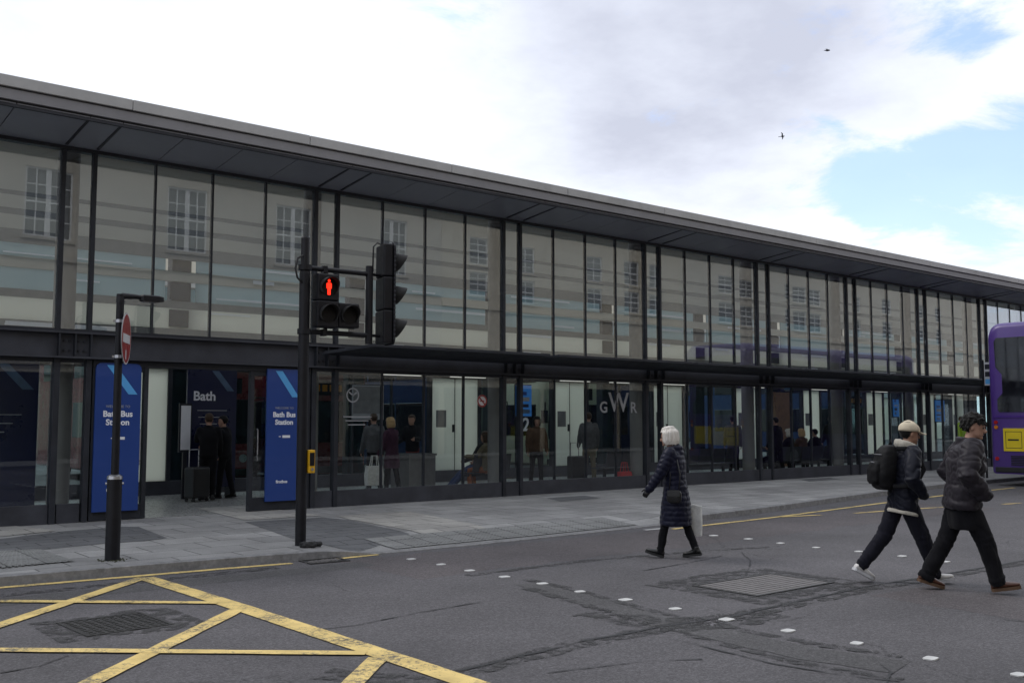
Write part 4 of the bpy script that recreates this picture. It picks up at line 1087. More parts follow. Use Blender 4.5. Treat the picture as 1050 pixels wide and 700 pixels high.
# --- woman in the long quilted coat, walking towards the station
p = make_pose(1.60, 5, ((17, 6, 16), (-13, 8, -8)), ((21, 14, 14), (-10, 10, 12)), 0, 8)
q = ground(694, 571.5)
W_ = person('white haired woman in a long dark navy quilted coat walking with a white bag', (q.x, q.y, .0), R(118), p, 'skin', .0075, face=True)
link('quilted_coat', jacket(p, .011, longcoat=.40, quilt=.062, amp=.009, hood=True, collar=.03, arm=(.086, .074, .056), flare=1.02, torso=1.2), 'navy_puffer', W_, True)
link('trousers', trousers(p, .012, .09, .066, .052), 'black_cloth', W_, True)
for i in (0, 1): shoe(p, i, 'leather', 'rubber', W_, boot=.07)
hair_bob(p, 'hair_white', W_, thick=.031)
for i in (0, 1): # gloves
    mb = MB(); hand(mb, p, i, 25); me = fuse(mb, .0055, 1); displace(me, lambda q, n: .002); link('glove', me, 'leather', W_, True)
t = thing('shoulder_bag', 'small black leather bag on the hip of the white haired woman', 'bag', (q.x, q.y, 0), R(118))
c = p.pel + Vector((-.03, .225, -.055))
mb = MB(); rr = []
for y, s in ((-.03, .8), (-.015, 1), (.015, 1), (.03, .8)):
    rr.append([c + Vector((math.copysign(abs(math.cos(a)) ** .6, math.cos(a)) * .092 * s, y, math.copysign(abs(math.sin(a)) ** .6, math.sin(a)) * .082 * s - .01)) for a in [2 * math.pi * k / 20 for k in range(20)]])
mb.loft(rr).build('pouch', 'leather', t, True)
MB().box(c.x - .08, c.x + .08, c.y + .028, c.y + .036, c.z - .01, c.z + .065).build('flap', 'leather', t, bevel=.004)
MB().tube([c + Vector((.06, 0, .08)), p.pel + Vector((.02, .20, .2)), p.sh[0] + Vector((.02, -.0, .055)), p.sh[0] + Vector((-.08, -.02, .0)), p.pel + Vector((-.10, .19, .2)), c + Vector((-.06, 0, .08))], .007, 8).build('strap', 'leather', t, True)
t = thing('shopping_bag', 'flat white paper shopping bag hanging behind the white haired woman', 'bag', (q.x, q.y, 0), R(118))
w = p.wr[1] + p.hd[1] * .1
bx = w + Vector((-.165, -.01, -.26))
mb = MB(); mb.loft([[bx + Vector((-.105, -.035, -.19)), bx + Vector((.105, -.035, -.19)), bx + Vector((.105, .035, -.19)), bx + Vector((-.105, .035, -.19))],
                    [bx + Vector((-.11, -.042, .0)), bx + Vector((.11, -.042, .0)), bx + Vector((.11, .042, .0)), bx + Vector((-.11, .042, .0))],
                    [bx + Vector((-.105, -.03, .19)), bx + Vector((.105, -.03, .19)), bx + Vector((.105, .03, .19)), bx + Vector((-.105, .03, .19))]])
mb.build('bag_body', 'white_bag', t, bevel=.004)
for s in (-1, 1): MB().tube([bx + Vector((-.06, s * .028, .185)), w + Vector((-.03, s * .01, -.02)), w + Vector((.0, s * .01, -.02)), bx + Vector((.06, s * .028, .185))], .006, 6).build('handle', 'white_bag', t)

# --- man with cap and backpack
p = make_pose(1.71, 6, ((-24, 16, -28), (23, 6, 10)), ((-14, 12, 44), (-6, 11, 46)), 4, 8, reach=((.10, .205, .06), (.13, -.205, .07)))
q = ground(928, 597); hd1 = R(-34)
A_ = person('man in a cream cap and dark jacket striding with a black backpack', (q.x, q.y, 0), hd1, p, 'skin2', .0075, hands=False, face=True)
link('jacket', jacket(p, .011, hem=.075, quilt=0, collar=.02, arm=(.088, .078, .062), torso=1.10, fold=.011, flare=.98), 'navy_jacket', A_, True)
# fleece collar and hem under the jacket
mb = MB(); u = p.H / 1.75
rings = []
for k in range(20):
    a = 2 * math.pi * k / 20; r0 = Vector((math.cos(a) * .095 - .01, math.sin(a) * .098, 0)) * u
    c0 = p.neck + p.S * (.035 - .03 * math.cos(a)) * u
    o2 = Vector((math.cos(a), math.sin(a), 0))
    rings.append([c0 + r0 + o2 * .026 * math.cos(b) * u + Z_ * .048 * math.sin(b) * u for b in [2 * math.pi * j / 10 for j in range(10)]])
mb.loft(rings + [rings[0]], caps=False)
me = fuse(mb, .008, 1); displace(me, lambda q, n: .006 * noise.noise(q * 25)); link('fleece_collar', me, 'cream_fleece', A_, True)
n = 26
def er2(z, a, b, tilt=.05): return [p.pel + Vector((math.cos(t) * a, math.sin(t) * b, z - tilt * math.cos(t))) for t in [2 * math.pi * k / n for k in range(n)]]
MB().loft([er2(-.150, .148, .204, .03), er2(-.145, .153, .21, .03), er2(-.125, .153, .21, .03), er2(-.11, .14, .19, .03)]).build('fleece_hem', 'cream_fleece', A_, True)
link('trousers', trousers(p, .012, .102, .088, .066, fold=.010), 'dark_jog', A_, True)
for i in (0, 1): shoe(p, i, 'shoe_white', 'sole_white' if 'sole_white' in M else 'signwhite', A_, chunky=1.12)
hair_short(p, 'hair_black', A_, thick=.012, fringe=.62, nape=.2, locks=False)
mb = MB(); rr = []
for z, g in ((.60, .014), (.68, .019), (.78, .021), (.88, .022), (.97, .02), (1.04, .0)):
    f = b = w = 0
    for A, B in zip(HEADP, HEADP[1:]):
        if A[0] <= min(z, .999) <= B[0]:
            t = (min(z, .999) - A[0]) / (B[0] - A[0]); f, b, w = [A[k] + (B[k] - A[k]) * t for k in (1, 2, 3)]
    if z > 1: f, b, w = -.005, -.03, .012
    rr.append([head_point(p, (f + b) / 2 + ((f - b) / 2 + g) * math.cos(a), (w + g) * math.sin(a), z + .06 * (z > .9) - .06 * (1 - math.cos(a)) * (z < .75) * .5) for a in [2 * math.pi * k / 24 for k in range(24)]])
cp = mb.loft(rr).build('cap', 'cap', A_, True)
mb = MB(); top = []; bot = []
for k in range(11):
    a = -1.1 + 2.2 * k / 10; x = .085 + .105 * math.cos(a * .9); y = .082 * math.sin(a) / math.sin(1.1)
    top.append(head_point(p, x, y, .625 - .05 * math.cos(a) - .10 * abs(y / .09) ** 2 + .012)); bot.append(head_point(p, x, y, .600 - .05 * math.cos(a) - .10 * abs(y / .09) ** 2))
bk = [head_point(p, .06, .085 * (1 - 2 * k / 10), .62) for k in range(11)]; bk2 = [head_point(p, .06, .085 * (1 - 2 * k / 10), .60) for k in range(11)]
mb.loft([list(top) + bk, list(bot) + bk2]).build('peak', 'cap', cp)
t = thing('backpack', 'bulging black backpack on the back of the man in the cream cap', 'backpack', (q.x, q.y, 0), hd1)
c = p.pel + p.S * .195 * p.H - p.F * .25
mb = MB(); rr = []
for z, dx, w, off in ((-.25, .05, .10, .035), (-.22, .085, .135, .02), (-.1, .108, .15, .01), (.05, .10, .145, .02), (.15, .085, .13, .035), (.21, .065, .10, .05), (.235, .03, .06, .06)):
    rr.append([c + p.S * z + p.F * (math.copysign(abs(math.cos(a)) ** .7, math.cos(a)) * dx + off) + Y_ * math.copysign(abs(math.sin(a)) ** .7, math.sin(a)) * w for a in [2 * math.pi * k / 24 for k in range(24)]])
mb.loft(rr); me = fuse(mb, .012, 2); displace(me, lambda q, n: .009 * noise.noise(q * 9) + .004 * noise.noise(q * 24)); link('main_bag', me, 'bag_black', t, True)
mb = MB(); rr = []
for z, dx, w in ((-.2, .025, .07), (-.17, .045, .10), (-.05, .055, .105), (.02, .04, .095), (.05, .015, .06)):
    rr.append([c + p.S * z - p.F * .085 + p.F * math.copysign(abs(math.cos(a)) ** .7, math.cos(a)) * dx + Y_ * math.copysign(abs(math.sin(a)) ** .7, math.sin(a)) * w for a in [2 * math.pi * k / 20 for k in range(20)]])
mb.loft(rr); me = fuse(mb, .010, 2); displace(me, lambda q, n: .006 * noise.noise(q * 14)); link('front_pocket', me, 'bag_black', t, True)
for s in (1, -1):
    MB().tube([c + p.S * .2 + Y_ * .09 * s + p.F * .1, p.neck + Y_ * .125 * s - p.S * .0 + p.F * -.04, p.neck + Y_ * .135 * s + p.F * .08 - p.S * .07, p.neck + Y_ * .16 * s + p.F * .13 - p.S * .2, p.pel + p.S * .16 + Y_ * .215 * s + p.F * .02, c - p.S * .2 + Y_ * .15 * s + p.F * .06], [(.012, .026)] * 6, 10).build('strap', 'bag_black', t, True)
MB().tube([c + p.S * .23 + Y_ * .03 + p.F * .07, c + p.S * .29 + p.F * .08, c + p.S * .23 - Y_ * .03 + p.F * .07], .009, 8).build('grab_handle', 'bag_black', t, True)
mb = MB(); mb.tube([c - p.F * .07 + p.S * .12 + Y_ * .11, c - p.F * .085 + p.S * .12, c - p.F * .07 + p.S * .12 - Y_ * .11], .004, 6); mb.tube([c - p.F * .125 + p.S * .03 - Y_ * .07, c - p.F * .132 + p.S * .035, c - p.F * .125 + p.S * .03 + Y_ * .07], .004, 6); mb.build('zip', 'chrome', t)

# --- man in the charcoal puffer jacket
p = make_pose(1.77, 8, ((-19, 10, -17), (24, 10, 10)), ((-6, 12, 42), (8, 12, 40)), -14, 12, reach=((.08, .225, .06), (.15, -.225, .07)))
q = ground(990, 606); hd2 = R(-50)
B_ = person('dark haired man in a charcoal puffer jacket and brown shoes striding past', (q.x, q.y, 0), hd2, p, 'skin', .0075, hands=False, face=True)
link('puffer_jacket', jacket(p, .012, hem=.055, quilt=.135, amp=.011, collar=.045, arm=(.108, .10, .078), torso=1.30, fold=.010, cr=(.092, .09)), 'char_puffer', B_, True)
mb = MB(); n = 28
def er3(z, a, b, x=0): return [p.pel + Vector((math.cos(t) * a + x, math.sin(t) * b, z)) for t in [2 * math.pi * k / n for k in range(n)]]
mb.loft([er3(-.30, .155, .188, .03), er3(-.25, .165, .193, .025), er3(-.12, .155, .19, .01), er3(.03, .13, .17)])
me = fuse(mb, .012, 2); displace(me, lambda q, n: .013 * noise.noise(Vector((q.x * 12, q.y * 12, q.z * 3)))); link('long_shirt', me, 'black_cloth', B_, True)
link('trousers', trousers(p, .012, .108, .09, .076, fold=.010), 'black_cloth', B_, True)
for i in (0, 1): shoe(p, i, 'shoe_brown', 'sole_brown', B_, chunky=1.05)
hair_short(p, 'hair_black', B_, thick=.016, fringe=.67, nape=.16, shag=.008)

# --- people inside the station
def inside(label, x, y, hd, H, legs=((8, 4, 0), (-8, 6, -5)), arms=((6, 8, 20), (0, 8, 15)), lean=3, coat='black_cloth', trou='black_cloth', hair='hair_brown', longcoat=None, bob=False, hem=.03, skin='skin', vox=.022, nod=5, z=.124, yaw=0, zoff=0.):
    p = make_pose(H, lean, legs, arms, yaw, nod)
    o = person(label, (x, y, z + zoff), hd, p, skin, .016, hands=True, face=False)
    link('coat', jacket(p, vox, hem=hem, longcoat=longcoat, arm=(.078, .068, .055), torso=1.04), coat, o, True)
    link('trousers', trousers(p, vox, .092, .07, .06), trou, o, True)
    for i in (0, 1): shoe(p, i, 'leather', 'rubber', o)
    (hair_bob(p, hair, o, vox=.012) if bob else hair_short(p, hair, o, thick=.016, vox=.012))
    return o, p
def atx(px, y): return onplane(px, 455, y).x
SIT = ((84, 86, 0), (86, 92, 0))
inside('person in black standing with a wheeled case in the open doorway', atx(214, 3.0), 3.0, R(70), 1.70, arms=((45, 8, 80), (15, 8, 15)), coat='black_cloth')
inside('person in dark clothes standing before the navy board in the doorway', atx(231, 3.2), 3.2, R(130), 1.66, arms=((20, 8, 60), (10, 8, 20)), coat='black_cloth', hair='hair_black')
inside('tall person in dark clothes behind the white tote bag', atx(384, 2.9), 2.9, R(80), 1.72, coat='c_grey')
inside('blond person in a long dark plum coat seen from behind beside the tote bag', atx(402, 2.2), 2.2, R(110), 1.62, coat='c_plum', hair='hair_blond', bob=True, longcoat=.55, arms=((10, 8, 20), (30, 10, 40)))
inside('person in a black coat with a dark red jumper behind the steel planter', atx(423, 3.6), 3.6, R(210), 1.70, coat='black_cloth', trou='c_red', arms=((30, 12, 60), (20, 12, 50)))
inside('woman in a rust scarf and dark coat walking towards the glass', atx(550, 2.1), 2.1, R(-120), 1.66, ((16, 6, 8), (-14, 12, -15)), coat='c_brown', trou='black_cloth', hair='hair_black', bob=True)
inside('broad man in a grey coat seen from behind with a black case', atx(604, 2.9), 2.9, R(60), 1.78, coat='c_grey', trou='c_khaki', hair='hair_brown', hem=.06)
inside('person in a grey hooded jacket standing at the rear door past the empty bench', atx(752, 2.4), 2.4, R(45), 1.70, coat='c_grey', trou='black_cloth', hair='hair_black', hem=.06)
inside('person in a yellow green safety vest beyond the men crossing', atx(985, 4.0), 4.0, R(-90), 1.75, coat='c_hivis', trou='c_blue')
inside('dark figure standing by the column past the crowded bench', atx(853, 2.6), 2.6, R(60), 1.72, coat='black_cloth')
inside('person in black at the glass beside the crowded bench', atx(797, .95), .95, R(90), 1.66, coat='black_cloth', hair='hair_black', hem=.05)
o, p = inside('person leaning back on a seat with legs stretched towards the white door', atx(489, 1.9), 1.9, R(172), 1.72, ((72, 30, 20), (68, 24, 20)), ((30, 8, 40), (30, 8, 40)), -24, coat='black_cloth', trou='c_blue')
BX, BY = atx(819, 1.2), 1.2
for k, (dx, ct, hr, lb) in enumerate(((-1.0, 'c_grey', 'hair_brown', 'brown haired passenger in grey at the near end of the crowded bench'), (-.35, 'black_cloth', 'hair_white', 'white haired passenger in black seated on the crowded bench'),
                              (.3, 'c_brown', 'hair_blond', 'fair haired passenger in brown seated on the crowded bench'), (1.0, 'black_cloth', 'hair_black', 'black haired passenger at the far end of the crowded bench'))):
    inside(lb, BX + dx, BY + .1, R(90 + random.uniform(-15, 15)), 1.68, SIT, ((35, 6, 60), (35, 6, 60)), -2, coat=ct, hair=hr, bob=(k in (1, 2)))
inside('person in a rust coat seated beside the column with an orange skirt', atx(500, 1.3), 1.3, R(120), 1.66, SIT, ((35, 6, 60), (35, 6, 60)), 2, coat='c_khaki', trou='c_rust', bob=True)
# ================================================================== STREET FURNITURE
def cyl(mb, x, y, z0, z1, r, n=20): return mb.tube([(x, y, z0), (x, y, z1)], r, n)
S_R = Vector((math.sin(AZ), -math.cos(AZ), 0))
# --- no entry sign post
pp = ground(115, 574, .1); PZ = pave_z(pp.x, pp.y)
t = thing('sign_post', 'black post with a thick base sleeve, bracket lamp and no entry sign', 'sign post', (pp.x, pp.y, PZ))
cyl(MB(), 0, 0, -.02, .95, .083, 24).build('base_sleeve', 'black', t, 'auto')
cyl(MB(), 0, 0, .95, 3.1, .044, 20).build('pole', 'black', t, 'auto')
MB().tube([(0, 0, .93), (0, 0, .965), (0, 0, .985)], [.088, .085, .05], 24).build('collar', 'chrome', t, 'auto')
mb = MB()
dv = (ground(118, 560, .1) - CAM); dv.z = 0; dv.normalize(); rt = Vector((dv.y, -dv.x, 0))
for s in (-1, 1): mb.tube([rt * s * .083 + Z_ * .88, rt * s * .1 + Z_ * .88], .014, 8)
mb.build('collar_bolt', 'chrome', t)
ad = (rt * .92 + dv * .39).normalized()       # the lamp arm reaches over the road sign
mb = MB(); mb.tube([Z_ * 3.0, Z_ * 3.055, Z_ * 3.08 + ad * .03, Z_ * 3.085 + ad * .2, Z_ * 3.08 + ad * .26], [.05, .047, .038, .028, .028], 14); mb.build('lamp_arm', 'black', t, 'auto')
mb = MB()
sd = Vector((-ad.y, ad.x, 0)); rr = []
for d, h, w in ((.24, .03, .03), (.26, .042, .05), (.46, .042, .055), (.52, .03, .04)):
    rr.append([Z_ * (3.075 + (k in (2, 3)) * 0) + ad * d + sd * w * sx + Z_ * h * sz_ for k, (sx, sz_) in enumerate(((-1, -.9), (1, -.9), (1, .7), (.6, 1), (-.6, 1), (-1, .7)))])
lh = mb.loft(rr).build('lamp_head', 'black', t)
MB().obox(Z_ * 3.034 + ad * .36, ad, sd, Z_, .09, .04, .004).build('lamp_lens', 'signgrey', lh)
nrm = (rt * math.cos(R(10)) - dv * math.sin(R(10))).normalized(); tg = Vector((-nrm.y, nrm.x, 0))
if tg.dot(dv) > 0: tg = -tg
sc_ = Z_ * 2.57 + rt * .075 - dv * .045
def sdisc(r0, r1, d0, d1, mtl, name, par):
    mb = MB(); n = 40
    mb.loft([[sc_ + nrm * d0 + (tg * math.cos(2 * math.pi * k / n) + Z_ * math.sin(2 * math.pi * k / n)) * r0 for k in range(n)], [sc_ + nrm * d1 + (tg * math.cos(2 * math.pi * k / n) + Z_ * math.sin(2 * math.pi * k / n)) * r1 for k in range(n)]])
    return mb.build(name, mtl, par)
sg = sdisc(.305, .305, -.004, .004, 'signgrey', 'no_entry_sign', t)
sdisc(.303, .303, .0045, .0055, 'signwhite', 'sign_border', sg)
sdisc(.285, .285, .006, .0068, 'red', 'sign_face', sg)
mb = MB(); mb.obox(sc_ + nrm * .0078, tg, Z_, nrm, .225, .052, .0006); mb.build('white_bar', 'signwhite', sg)
MB().obox(sc_ + nrm * .0078 - Z_ * .19 + tg * .02, tg, Z_, nrm, .028, .055, .0006).build('sticker', 'signwhite', sg)
for z in (.21, -.21):
  mb = MB(); mb.obox(sc_ - nrm * .014 + Z_ * z, tg, Z_, nrm, .06, .018, .010); mb.tube([Z_ * (2.57 + z - .018), Z_ * (2.57 + z + .018)], .05, 16); mb.obox(Z_ * (2.57 + z) - rt * .055, rt, Z_, dv, .016, .012, .012); mb.build('clamp', 'chrome', t)
mb = MB()       # moss and grit where the post meets the paving
for k in range(60):
    a = random.uniform(0, 6.28); r = .085 + abs(random.gauss(0, .05)); mb.ell((r * math.cos(a), r * math.sin(a), 0), (random.uniform(.004, .014),) * 3, 5, 4)
o = mb.build('post_moss', mat('moss', (.05, .055, .03), .95)); o.location = (pp.x, pp.y, PZ + .002); tag(o, 'thin ring of moss and grit round the foot of the sign post', 'moss', None, 'stuff')

# --- traffic light
tp = ground(308, 559, .1); TZ = pave_z(tp.x, tp.y)
t = thing('traffic_light', 'dark traffic light pole with red man lit and a signal head on arms', 'traffic light', (tp.x, tp.y, TZ))
mb = MB(); cyl(mb, 0, 0, -.02, 3.55, .070, 24); mb.tube([(0, 0, 3.55), (0, 0, 3.6), (0, 0, 4.02)], [.068, .058, .056], 24); mb.build('pole', 'black', t, 'auto')
MB().tube([(0, 0, 4.02), (0, 0, 4.05)], [.06, .045], 20).build('pole_cap', 'black', t)
ax = Vector((math.cos(R(-2)), math.sin(R(-2)), 0)); ay = Vector((-ax.y, ax.x, 0))
arm_z = (3.63, 2.78)
for z in arm_z:
    ar = MB().tube([ax * .05 + Z_ * z, ax * .98 + Z_ * z], .034, 14).build('arm', 'black', t, 'auto')
    mb = MB(); mb.tube([Z_ * (z - .035), Z_ * (z + .035)], .088, 18); mb.obox(ax * .28 + Z_ * z, ax, ay, Z_, .03, .045, .045); mb.build('clamp', 'black', ar)
mb = MB(); mb.tube([ax * .97 + Z_ * 2.66, ax * .97 + Z_ * 3.74], .052, 16); mb.build('end_bar', 'black', t, 'auto')
# three aspect head facing along the road (+x)
HX, HZ = 1.30, 3.37
hv = Vector((math.cos(R(-14)), math.sin(R(-14)), 0)); hs = Vector((-hv.y, hv.x, 0)); hc = ax * HX + Z_ * HZ - hs * .0
bb = MB(); bw, bh = .21, .71
pl = [(-bw, -bh + .05), (-bw + .05, -bh), (bw - .05, -bh), (bw, -bh + .05), (bw, bh - .05), (bw - .05, bh), (-bw + .05, bh), (-bw, bh - .05)]
bb.loft([[hc + hs * a + Z_ * b + hv * d for a, b in pl] for d in (-.012, .012)])
sh = bb.build('signal_head', 'black', t)
mb = MB()
for k in range(3): mb.obox(hc + Z_ * (.463 - .463 * k) - hv * .083, hv, hs, Z_, .07, .19, .228)
mb.build('housing', 'black', sh, bevel=.02)
mb = MB()
for k in range(22): mb.obox(hc + Z_ * (-.63 + .06 * k) - hs * (bw + .002), hv, hs, Z_, .014, .004, .012)
mb.build('rim_ribs', 'steel2', sh)
for k in range(3):
    c0 = hc + Z_ * (.455 - .463 * k) + hv * .013
    mb = MB(); n = 18; r = .145; o_ = []; i_ = []
    for j in range(n + 1):
        a = math.pi * (-.36 + 1.72 * j / n); L = .15 + .085 * math.sin(a)
        o_.append([c0 + hs * math.cos(a) * r + Z_ * math.sin(a) * r, c0 + hs * math.cos(a) * r * .93 + Z_ * (math.sin(a) * r * .9 - .012) + hv * L])
    # thin hood with real thickness
    vs_ = []; fs_ = []
    for j, (p0, p1) in enumerate(o_):
        cen = c0
        for f_ in (1, .95):
            vs_ += [cen + (p0 - cen) * f_, cen + hv * (p1 - cen).dot(hv) + ((p1 - cen) - hv * (p1 - cen).dot(hv)) * f_]
        if j:
            b = 4 * (j - 1); e = 4 * j
            fs_ += [(b, e, e + 1, b + 1), (b + 2, b + 3, e + 3, e + 2), (b + 1, e + 1, e + 3, b + 3), (b, b + 2, e + 2, e)]
    fs_ += [(0, 1, 3, 2), (4 * n, 4 * n + 2, 4 * n + 3, 4 * n + 1)]
    mb.add(vs_, fs_); mb.build('visor', 'rubber', sh, True)
    MB().ell(c0 + hv * .004, (.03, .13, .13), 18, 8, Matrix((hv, hs, Z_)).transposed()).build('lens', 'lens', sh, True)
for z, s in ((3.63, 1), (2.78, 1)): MB().tube([ax * .97 + Z_ * z, hc + Z_ * (z - HZ) - hv * .1], .022, 10).build('head_bracket', 'black', t)
MB().tube([ax * 1.02 + Z_ * 3.66, ax * 1.03 + Z_ * 4.02, ax * 1.09 + Z_ * 4.08, hc + Z_ * .66 - hv * .05, hc + Z_ * .60 - hv * .1], .012, 8).build('cable', 'rubber', t, True)
MB().tube([Z_ * 3.78 + ax * -.05 - ay * .04, Z_ * 3.74 - ax * .13 - ay * .05, Z_ * 3.6 - ax * .16 - ay * .05, Z_ * 3.48 - ax * .13 - ay * .05, Z_ * 3.42 - ax * .06 - ay * .04], .014, 8).build('cable', 'rubber', t, True)
MB().tube([Z_ * 3.5 + ax * .13 - ay * .06, Z_ * 3.56 + ax * .22 - ay * .05, Z_ * 3.62 + ax * .3 - ay * .0, Z_ * 3.63 + ax * .36], .016, 8).build('cable', 'rubber', t, True)
# pedestrian signals facing the road (towards -y)
pv_ = -ay
def lensbox(c, w, h, name='pedestrian_signal'):
    b = MB().obox(c, ax, ay, Z_, w, .09, h).build(name, 'black', t, bevel=.018); return b
def ring_and_hood(c, r, par, tilt=0):
    n = 20; vs_ = []; fs_ = []
    for j in range(n + 1):
        a = math.pi * (-.25 + 1.5 * j / n); L = .04 + .10 * max(0, math.sin(a)) ** .7
        for f_ in (1, .94):
            d = (ax * math.cos(a) + Z_ * math.sin(a)) * r * f_
            vs_ += [c + d, c + d - ay * L]
        if j:
            b = 4 * (j - 1); e = 4 * j; fs_ += [(b, e, e + 1, b + 1), (b + 2, b + 3, e + 3, e + 2), (b + 1, e + 1, e + 3, b + 3), (b, b + 2, e + 2, e)]
    fs_ += [(0, 1, 3, 2), (4 * n, 4 * n + 2, 4 * n + 3, 4 * n + 1)]
    MB().add(vs_, fs_).build('visor', 'rubber', par, True)
    MB().loft([[c + (ax * math.cos(2 * math.pi * k / 28) + Z_ * math.sin(2 * math.pi * k / 28)) * r * .9 - ay * d for k in range(28)] for d in (-.01, .004)]).build('lens', 'lens', par)
c1 = ax * .285 + Z_ * 3.38 - ay * .04; c2 = ax * .285 + Z_ * 3.02 - ay * .04; c3 = ax * .60 + Z_ * 3.02 - ay * .04
b1 = lensbox(c1, .155, .178); ring_and_hood(c1 - ay * .092, .13, b1)
b2 = lensbox(c2, .155, .178); ring_and_hood(c2 - ay * .092, .13, b2)
b3 = lensbox(c3, .155, .165); ring_and_hood(c3 - ay * .092, .13, b3)
mb = MB(); q0 = c1 - ay * .099      # the standing red man
def pr(pts): mb.loft([[q0 + ax * x + Z_ * z - ay * d for x, z in pts] for d in (0, .004)])
pr([(.019 * math.cos(2 * math.pi * k / 12), .083 + .02 * math.sin(2 * math.pi * k / 12)) for k in range(12)])
pr([(-.03, .055), (-.038, .04), (-.036, -.02), (-.022, -.02), (-.02, .02), (.02, .02), (.022, -.02), (.036, -.02), (.038, .04), (.03, .055)])
pr([(-.021, .021), (-.021, -.105), (-.003, -.105), (-.002, -.03), (.002, -.03), (.003, -.105), (.021, -.105), (.021, .021)])
mb.build('red_man', 'redlight', b1)
mb = MB(); mb.obox(ax * .30 + Z_ * 3.585 - ay * .02, ax, ay, Z_, .02, .02, .05); mb.obox(ax * .30 + Z_ * 2.815 - ay * .02, ax, ay, Z_, .02, .02, .05); mb.build('signal_bracket', 'black', t)
# push button unit
c = ax * .105 - ay * .03 + Z_ * 1.08
pb = MB().obox(c, ax, ay, Z_, .045, .055, .15).build('push_button_box', 'pushyellow', t, bevel=.008)
MB().obox(c - ay * .058 + Z_ * .03, ax, ay, Z_, .033, .003, .085).build('push_panel', 'black', pb)
MB().tube([c - ay * .06 - Z_ * .10, c - ay * .072 - Z_ * .10], .02, 12).build('push_button', 'chrome', pb)
MB().tube([(.055, -.045, .3), (.055, -.045, .305)], .001, 4)
lump = ground(320, 560.5, .1)
mb = MB(); 
for k in range(7): mb.ell((random.uniform(-.10, .10), random.uniform(-.05, .05), .035), (random.uniform(.04, .075), random.uniform(.035, .06), random.uniform(.03, .05)), 10, 6)
me = fuse(mb, .008, 1); displace(me, lambda q, n: .012 * noise.noise(q * 30)); o = link('crumpled_bag', me, 'rubber', None, True, loc=(lump.x, lump.y, pave_z(lump.x, lump.y) - .005)); tag(o, 'small crumpled black plastic lump beside the foot of the traffic light pole', 'litter')

